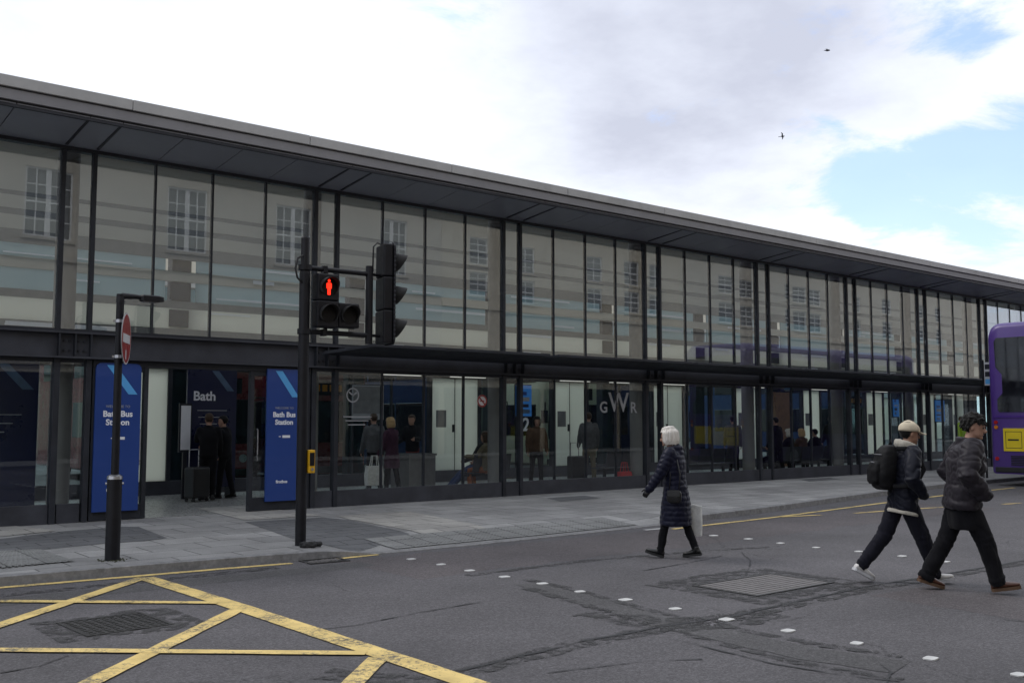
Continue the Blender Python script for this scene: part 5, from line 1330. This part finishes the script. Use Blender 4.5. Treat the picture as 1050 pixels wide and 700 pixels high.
# ================================================================== BUS
def make_bus(label, loc, rz, body='buspurple', trim='buspurple2', group=None, lit=False, dest=True):
    t = thing('double_decker_bus', label, 'bus', loc, rz, group); L_ = 10.8
    def sec(x, s, zt):  # rounded section
        hw = 1.25 * s; r = .34; pts = []
        z0 = .32
        for cx, cz, a0 in ((hw - .08, z0 + .08, -90), (hw - r, zt - r, 0), (-hw + r, zt - r, 90), (-hw + .08, z0 + .08, 180)):
            rr_ = .08 if cz < 1 else r
            for k in range(7):
                a = R(a0 + 90 * k / 6); pts.append((x, cx + rr_ * math.cos(a), cz + rr_ * math.sin(a)))
        return pts
    mb = MB(); mb.loft([sec(-.0, .93, 4.20), sec(.04, .965, 4.27), (sec(.14, .99, 4.33)), sec(.4, 1, 4.36), sec(10.4, 1, 4.36), sec(10.7, .985, 4.32), sec(L_, .93, 4.2)])
    mb.build('body', body, t, 'auto')
    # rear
    zt0, zt1 = 1.95, 3.93
    mb = MB(); pl = [(1.04, zt1 - .1), (.98, zt1), (-.98, zt1), (-1.04, zt1 - .1), (-1.02, 3.15), (-.86, 2.95), (-.86, 2.45), (-1.0, 2.3), (-1.0, zt0 + .05), (-.95, zt0), (.95, zt0), (1.0, zt0 + .05), (1.0, 2.3), (.86, 2.45), (.86, 2.95), (1.02, 3.15)]
    mb.prism(pl, 'x', -.018, .01); mb.build('rear_window', 'busglass', t)
    MB().box(-.02, .02, -1.12, 1.12, 1.80, 1.86).build('rear_trim', trim, t)
    pn = MB().box(-.022, .0, -.95, .88, .92, 1.52).build('rear_panel', 'plateyellow', t, bevel=.004)
    mb = MB()
    def outl(y0, y1, z0, z1, w=.012):
        mb.box(-.0255, -.0225, y0, y1, z0, z0 + w); mb.box(-.0255, -.0225, y0, y1, z1 - w, z1); mb.box(-.0255, -.0225, y0, y0 + w, z0 + w, z1 - w); mb.box(-.0255, -.0225, y1 - w, y1, z0 + w, z1 - w)
    outl(.4, .82, 1.0, 1.44); mb.box(-.0255, -.0225, .48, .76, 1.2, 1.24); mb.build('panel_outline', 'steel', pn)
    MB().box(-.03, .1, -1.12, 1.12, .36, .5).build('rear_bumper', 'rubber', t, bevel=.02)
    mb = MB()
    for k in range(6): mb.box(-.025, .0, -.7, .7, .56 + k * .045, .58 + k * .045)
    mb.build('engine_grille', 'rubber', t)
    for s in (1, -1):
        for z, m_ in ((1.68, 'redlens'), (1.55, 'amber'), (.72, 'redlens')):
            MB().tube([(-.03, s * 1.06, z), (.02, s * 1.06, z)], .05, 14).build('rear_light', m_, t)
    # front
    x = L_
    mb = MB(); mb.prism([(-1.08, 1.15), (1.08, 1.15), (1.1, 1.3), (1.06, 2.25), (-1.06, 2.25), (-1.1, 1.3)], 'x', x - .02, x + .02); mb.build('windscreen', 'busglass', t)
    mb = MB(); mb.prism([(-1.05, 2.95), (1.05, 2.95), (1.0, 3.95), (-1.0, 3.95)], 'x', x - .02, x + .02); mb.build('upper_windscreen', 'busglass', t)
    db = MB().box(x - .01, x + .022, -.85, .85, 2.4, 2.78).build('destination_box', 'busglass', t)
    mb = MB()
    for k in range(5): mb.box(x + .023, x + .025, -.6 + k * .22, -.45 + k * .22, 2.5, 2.68)
    mb.build('display_dots', 'amber', db)
    for s in (1, -1):
        hl = MB().tube([(x - .02, s * .92, .78), (x + .03, s * .92, .78)], .10, 18).build('headlight', 'headlamp' if lit and s < 0 else 'chrome', t)
        MB().tube([(x, s * 1.22, 2.3), (x + .18, s * 1.38, 2.3), (x + .2, s * 1.4, 2.05)], .02, 8).obox((x + .2, s * 1.42, 1.85), X_, Y_, Z_, .05, .1, .2).build('mirror', 'rubber', t)
    MB().box(x - .05, x + .04, -1.15, 1.15, .34, .52).build('front_bumper', 'rubber', t, bevel=.02)
    for s in (1, -1):
        for k in range(6):
            x0 = .75 + k * 1.62
            MB().box(x0, x0 + 1.54, min(s * 1.235, s * 1.262), max(s * 1.235, s * 1.262), 2.95, 3.85).build('side_window', 'busglass', t, bevel=.01)
            if k > 1: MB().box(x0, x0 + 1.54, min(s * 1.235, s * 1.262), max(s * 1.235, s * 1.262), 1.25, 2.25).build('side_window', 'busglass', t, bevel=.01)
        for wx in (2.6, 8.3):
            w = MB().tube([(wx, s * .98, .48), (wx, s * 1.27, .48)], .48, 28).build('wheel', 'rubber', t, 'auto')
            MB().tube([(wx, s * 1.272, .48), (wx, s * 1.29, .48)], [.28, .24], 20).build('rim', 'chrome', w)
    return t
make_bus('purple double decker bus seen from the rear at the kerb with a yellow panel', (27.0, -5.25, 0), R(0))
YB = 7.2 + 10.8
for x, b, lb, lit in ((onplane(175, 463, 7.2).x + .92, 'busred', 'dark red double decker with a lit headlamp seen through the open doorway', True), (13.2, 'busred', 'dark red double decker nosed in behind the planter and tote bag', False), (17.9, 'busblue', 'deep blue double decker nosed in beside the number 2 bay door', False),
                 (22.2, 'clad', 'cream double decker nosed in behind the empty bench', False), (26.4, 'signnavy', 'dark navy double decker nosed in behind the crowded bench', False), (39.0, 'busblue', 'blue double decker nosed in at the bay above the cream cap', False), (1.6, 'signnavy', 'dark double decker nosed in at the first bay behind the dark board', False)):
    make_bus(lb, (x, YB, 0), R(-90), b, b, 'buses nosed into the bays', lit)
# bus stop flag on a slim pole
t = thing('bus_stop_flag', 'slim bus stop pole with a white and blue flag left of the purple bus', 'bus stop', (onplane(1008, 380, -3.2).x, -3.2, .1))
cyl(MB(), 0, 0, 0, 3.35, .028, 14).build('pole', 'black', t, 'auto')
fl = MB().box(-.015, .015, -.30, -.04, 2.62, 3.28).build('flag', 'signwhite', t)
for k, m_ in enumerate(('signblue', 'steel', 'steel')): MB().box(-.0195, -.0155, -.28, -.06, 2.66 + k * .21, 2.80 + k * .21).build('flag_panel', m_ if k else 'signcyan', fl)

# ================================================================== INSIDE THE HALL: furniture and small things
def bench(label, x, y, n=4, rz=0.):
    t = thing('waiting_bench', label, 'bench', (x, y, .124), rz, 'benches in the hall')
    w = .56
    for k in range(n):
        x0 = (k - n / 2) * w + .03; x1 = x0 + w - .06
        MB().box(x0, x1, -.22, .24, .40, .43).build('seat', 'steel2', t, bevel=.01)
        MB().add([(x0, -.22, .45), (x1, -.22, .45), (x1, -.30, .84), (x0, -.30, .84), (x0, -.25, .45), (x1, -.25, .45), (x1, -.33, .84), (x0, -.33, .84)], [(0, 1, 2, 3), (7, 6, 5, 4), (0, 4, 5, 1), (1, 5, 6, 2), (2, 6, 7, 3), (3, 7, 4, 0)]).build('backrest', 'steel2', t)
    MB().box(-n * w / 2, n * w / 2, -.03, .03, .34, .39).build('beam', 'steel', t)
    for s in (-1, 1): MB().box(s * n * w * .36 - .03, s * n * w * .36 + .03, -.03, .03, .03, .34).box(s * n * w * .36 - .03, s * n * w * .36 + .03, -.25, .28, 0, .03).build('leg', 'steel', t)
    return t
bench('dark metal bench crowded with seated passengers facing the bay doors', BX, BY, 5)
bench('empty dark metal bench in the hall behind the white haired woman', atx(722, 1.4), 1.4, 4)
bench('dark metal bench under the pale GWR lettering by the red bag', atx(637, 1.3), 1.3, 3)
bench('dark metal bench beside the column with the leaning passenger', atx(497, 1.6), 1.6, 2)
t = thing('steel_planter', 'grey steel box planter with a raised rim just inside the glass', 'planter', (atx(424, 2.5), 2.5, .124), R(10))
MB().box(-.42, .42, -.3, .3, 0, .80).build('box', 'bin_grey', t, bevel=.012); MB().box(-.44, .44, -.32, .32, .802, .85).build('rim', 'bin_grey', t, bevel=.008); MB().box(-.39, .39, -.27, .27, .85, .856).build('liner', 'joint', t)
def bag(name, label, x, y, z, w, h, d, m, rz=0):
    t = thing(name, label, 'bag', (x, y, z), rz)
    MB().loft([[(-w, -d, 0), (w, -d, 0), (w, d, 0), (-w, d, 0)], [(-w * 1.06, -d * 1.1, h * .5), (w * 1.06, -d * 1.1, h * .5), (w * 1.06, d * 1.1, h * .5), (-w * 1.06, d * 1.1, h * .5)], [(-w * .95, -d * .7, h), (w * .95, -d * .7, h), (w * .95, d * .7, h), (-w * .95, d * .7, h)]]).build('bag_body', m, t, bevel=.01)
    for s in (-1, 1): MB().tube([(-w * .45, s * d * .6, h), (-w * .3, s * d * .3, h + .22), (w * .3, s * d * .3, h + .22), (w * .45, s * d * .6, h)], .011, 6).build('handle', m, t)
    return t
bag('tote_bag', 'white canvas tote bag hanging low beside the person in the plum coat', atx(384, 2.2), 2.2, .32, .20, .42, .07, 'white_bag')
bag('red_shopping_bag', 'bright red shopping bag on the floor below the GWR lettering', atx(640, .6), .6, .124, .2, .36, .09, 'bag_red')
def case(label, x, y, rz):
    t = thing('suitcase', label, 'suitcase', (x, y, .124), rz)
    MB().box(-.22, .22, -.14, .14, .07, .68).build('shell', 'case_black', t, bevel=.04)
    MB().tube([(-.12, .1, .66), (-.12, .1, 1.02), (.12, .1, 1.02), (.12, .1, .66)], .012, 8).build('pull_handle', 'chrome', t)
    for sx in (-1, 1):
        for sy in (-1, 1): MB().tube([(sx * .17 - .015, sy * .1, .04), (sx * .17 + .015, sy * .1, .04)], .038, 12).build('wheel', 'rubber', t)
case('black wheeled suitcase beside the person in the open doorway', atx(203, 2.75), 2.75, R(20)); case('black wheeled suitcase beside the broad man in the grey coat', atx(591, 2.6), 2.6, R(-15))
def board(label, x, y, w, h, rz=0., word='Bath', z0=.2):
    t = thing('information_board', label, 'sign', (x, y, .124), rz)
    MB().box(-w / 2, w / 2, -.04, .04, z0, h).build('panel', 'signnavy', t, bevel=.01)
    for s in (-1, 1): MB().box(s * w * .4 - .04, s * w * .4 + .04, -.15, .15, 0, z0).build('foot', 'steel', t)
    MB().prism([(-.02 * w, h - .08), (.12 * w, h - .08), (.44 * w, h - .5), (.30 * w, h - .5)], 'y', -.044, -.041).build('stripe', 'dimcyan', t)
    text('lettering', word, .27, 'print', t, face_mtx(-.16 * w, -.042, h - .62), bold=.006)
    mb = MB()
    for k in range(3): mb.box(-.3 * w + k * .03, (.3 - .1 * k) * w, -.044, -.041, h - .92 - k * .14, h - .905 - k * .14)
    mb.build('fine_print', 'etch', t)
board('dark navy board headed Bath standing inside the open doorway', atx(216, 3.7), 3.7, 1.08, 2.72)
board('dark navy board headed Bath behind the glass left of the entrance', 3.85, 1.2, 1.25, 2.6)
t = thing('timetable_case', 'tall pale timetable case just left of the navy board in the doorway', 'sign', (onplane(190, 435, 3.5).x, 3.5, .124))
MB().box(-.10, .10, -.03, .03, 1.0, 1.9).build('sheet', 'print', t); MB().box(-.13, .13, -.02, .04, .95, 1.95).build('frame', 'steel', t); MB().box(-.04, .04, -.02, .04, 0, .95).build('leg', 'steel', t)
for k, (x, y, w, z0, z1, m_, lb) in enumerate(((18.2, YR - .04, .55, 1.85, 2.72, 'screenblue', 'blue lit information screen above the number 2'), (38.1, YR - .05, .4, 1.9, 2.6, 'screenblue', 'small blue lit screen above the cream cap'), (41.2, YR - .3, .75, 1.7, 2.6, 'screenblue', 'blue lit screen just left of the puffer jacket man'),
                                    (13.1, YR - .05, .9, 1.75, 2.6, 'etch', 'pale notice board behind the steel planter'))):
    t = thing('wall_screen', lb, 'screen', (x, y, 0)); MB().box(-w / 2, w / 2, -.02, .02, z0, z1).build('screen', m_, t); MB().box(-w / 2 - .03, w / 2 + .03, .021, .05, z0 - .03, z1 + .03).build('frame', 'steel', t)
    if k < 3:
        for j in range(4): MB().box(-w / 2 + .05, -w / 2 + .05 + w * random.uniform(.3, .8), -.025, -.021, z0 + .08 + j * .17, z0 + .08 + j * .17 + random.uniform(.04, .12)).build('screen_row', ['dimcyan', 'signnavy', 'etch', 'signblue'][j], t)
    if k == 3: MB().box(-w / 2 + .02, w / 2 - .02, -.025, -.021, z0 + .15, z1 - .03).build('sheet', 'notice', t)
t = thing('timber_cladding', 'brown timber clad panel beside the bay door behind the crowded bench', 'panel', (29.9, 4.6, .124))
MB().box(-.5, .5, -.05, .05, .0, 2.6).build('boards', 'timber', t)
# ================================================================== BIRDS
def bird(px, py, dist, label, rz, roll):
    d = ray(px, py).normalized(); q = CAM + d * dist
    t = thing('flying_bird', label, 'bird', q, rz)
    mb = MB(); mb.tube([(-.2, 0, 0), (-.12, 0, .005), (0, 0, .0), (.13, 0, .01), (.2, 0, .015), (.25, 0, .01)], [.03, .035, .075, .06, .04, .008], 10)
    for s in (1, -1): mb.loft([[(.09, s * .04, .02), (-.06, s * .04, .02), (-.06, s * .04, .035), (.09, s * .04, .04)], [(.10, s * .26, .10), (-.03, s * .26, .09), (-.03, s * .26, .10), (.10, s * .26, .115)], [(-.02, s * .5, .06), (-.09, s * .5, .05), (-.09, s * .5, .055), (-.02, s * .5, .07)]])
    mb.loft([[(-.18, -.02, 0), (-.18, .02, 0), (-.18, .02, .012), (-.18, -.02, .012)], [(-.34, -.06, -.005), (-.34, .06, -.005), (-.34, .06, .002), (-.34, -.06, .002)]])
    me = fuse(mb, .012, 1); me.transform(Matrix.Scale(.74, 4)); o = link('bird_body', me, 'steel2', t, True); o.rotation_euler = (roll, 0, 0)
bird(848, 52, 62, 'dark bird flying highest in the cloudy sky', R(-40), R(25))
bird(802, 140, 75, 'dark bird flying lower just above the small blue gap', R(-60), R(-30))

# ================================================================== SKY, SUN, CAMERA
w = bpy.data.worlds.new('World'); SC.world = w; w.use_nodes = True
nt = w.node_tree; L = nt.links.new; bg = nt.nodes['Background']
tc = N(nt, 'ShaderNodeTexCoord')
SUN_EL, SUN_AZ = R(48), R(118)     # azimuth from +x, counter-clockwise: behind the station, to the left
sky = N(nt, 'ShaderNodeTexSky'); sky.sky_type = 'NISHITA'; sky.sun_disc = False
sky.sun_elevation = SUN_EL; sky.sun_rotation = math.pi / 2 - SUN_AZ; sky.air_density = 1.; sky.dust_density = 1.5
blue = N(nt, 'ShaderNodeMixRGB', blend_type='MULTIPLY'); blue.inputs[0].default_value = 1; L(sky.outputs[0], blue.inputs[1]); SKYK = .235; blue.inputs[2].default_value = (SKYK * .92, SKYK * .93, SKYK * 1.05, 1)
# clouds: stretched noise on a flat cloud deck (direction / height)
sp = N(nt, 'ShaderNodeSeparateXYZ'); L(tc.outputs['Generated'], sp.inputs[0])
zc = N(nt, 'ShaderNodeMath', operation='MAXIMUM'); L(sp.outputs[2], zc.inputs[0]); zc.inputs[1].default_value = .0
za = N(nt, 'ShaderNodeMath', operation='ADD'); L(zc.outputs[0], za.inputs[0]); za.inputs[1].default_value = .16
dvx = N(nt, 'ShaderNodeMath', operation='DIVIDE'); L(sp.outputs[0], dvx.inputs[0]); L(za.outputs[0], dvx.inputs[1])
dvy = N(nt, 'ShaderNodeMath', operation='DIVIDE'); L(sp.outputs[1], dvy.inputs[0]); L(za.outputs[0], dvy.inputs[1])
cv = N(nt, 'ShaderNodeCombineXYZ'); L(dvx.outputs[0], cv.inputs[0]); L(dvy.outputs[0], cv.inputs[1])
n1 = N(nt, 'ShaderNodeTexNoise', Scale=2.6, Detail=13., Roughness=.65, Distortion=.25); L(cv.outputs[0], n1.inputs['Vector'])
n2 = N(nt, 'ShaderNodeTexNoise', Scale=2.2, Detail=11., Roughness=.58); 
mp = N(nt, 'ShaderNodeMapping'); mp.inputs['Location'].default_value = (3.1, 7.7, 1); L(cv.outputs[0], mp.inputs[0]); L(mp.outputs[0], n2.inputs['Vector'])
# gaps of blue: where the deck opens (directions), their edges broken up by the noise
def blob(px, py, r, s):
    d = ray(px, py).normalized()
    dt = N(nt, 'ShaderNodeVectorMath', operation='DISTANCE'); L(tc.outputs['Generated'], dt.inputs[0]); dt.inputs[1].default_value = d
    mr = N(nt, 'ShaderNodeMapRange'); mr.inputs['From Min'].default_value = r; mr.inputs['From Max'].default_value = 0; mr.inputs['To Min'].default_value = 0; mr.inputs['To Max'].default_value = s
    mr.interpolation_type = 'SMOOTHSTEP'; L(dt.outputs['Value'], mr.inputs[0]); return mr.outputs[0]
def add(a, b):
    m_ = N(nt, 'ShaderNodeMath', operation='ADD'); L(a, m_.inputs[0]); L(b, m_.inputs[1]); return m_.outputs[0]
gap = None
for a in ((925, 185, .085, .30), (1010, 175, .08, .24), (1090, 150, .12, .28), (838, 125, .045, .17), (800, 135, .03, .10), (1020, 28, .06, .22), (960, 20, .05, .12), (1000, 262, .05, .16), (880, 205, .06, .18), (1060, 60, .06, -.2), (930, 110, .06, -.22), (860, 232, .03, -.15)):
    v = blob(*a); gap = v if gap is None else add(gap, v)
sb = N(nt, 'ShaderNodeMath', operation='SUBTRACT'); L(n1.outputs['Fac'], sb.inputs[0]); L(gap, sb.inputs[1])
cov = ramp(nt, sb.outputs[0], [(.23, .16), (.42, 1.)]); cov.color_ramp.interpolation = 'EASE'
# grey bellies
gy = None
for a in ((720, 70, .24, .50), (600, 60, .16, .32), (850, 20, .16, .42), (950, 60, .1, .25), (640, 130, .07, .2), (220, 150, .05, .1), (560, 20, .1, .1), (690, 190, .06, .12)):
    v = blob(*a); gy = v if gy is None else add(gy, v)
gyh = N(nt, 'ShaderNodeMath', operation='MULTIPLY'); gyh.inputs[1].default_value = .62; L(gy, gyh.inputs[0])
gs = add(gyh.outputs[0], n2.outputs['Fac'])
belly = ramp(nt, gs, [(.40, (.93, .98, 1.08)), (.56, (.85, .89, .98)), (.70, (.76, .80, .91)), (1.05, (.55, .58, .69))])
mixc = N(nt, 'ShaderNodeMixRGB'); L(cov.outputs[0], mixc.inputs[0]); L(blue.outputs[0], mixc.inputs[1]); L(belly.outputs[0], mixc.inputs[2])
L(mixc.outputs[0], bg.inputs['Color']); bg.inputs['Strength'].default_value = 1.
sl = bpy.data.lights.new('sun', 'SUN'); sl.energy = 1.0; sl.angle = R(18); sl.color = (1, .96, .91)
so = bpy.data.objects.new('sun', sl); COL.objects.link(so)
sdv = Vector((math.cos(SUN_AZ) * math.cos(SUN_EL), math.sin(SUN_AZ) * math.cos(SUN_EL), math.sin(SUN_EL)))
so.rotation_euler = sdv.to_track_quat('Z', 'Y').to_euler()
cd = bpy.data.cameras.new('camera'); cd.sensor_width = 36; cd.lens = CF / CW * 36; cd.clip_end = 2000; cd.clip_start = .1
co = bpy.data.objects.new('camera', cd); COL.objects.link(co); co.location = CAM
co.rotation_euler = (math.pi / 2 + PITCH, 0, AZ - math.pi / 2)
SC.camera = co
SC.view_settings.view_transform = 'Standard'; SC.view_settings.look = 'None'; SC.view_settings.exposure = .24; SC.view_settings.gamma = 1
SC.cycles.max_bounces = 8; SC.cycles.diffuse_bounces = 3; SC.cycles.glossy_bounces = 4; SC.cycles.transmission_bounces = 4; SC.cycles.transparent_max_bounces = 24
SC.cycles.sample_clamp_indirect = 6; SC.cycles.caustics_reflective = False; SC.cycles.caustics_refractive = False
SC.cycles.use_denoising = True
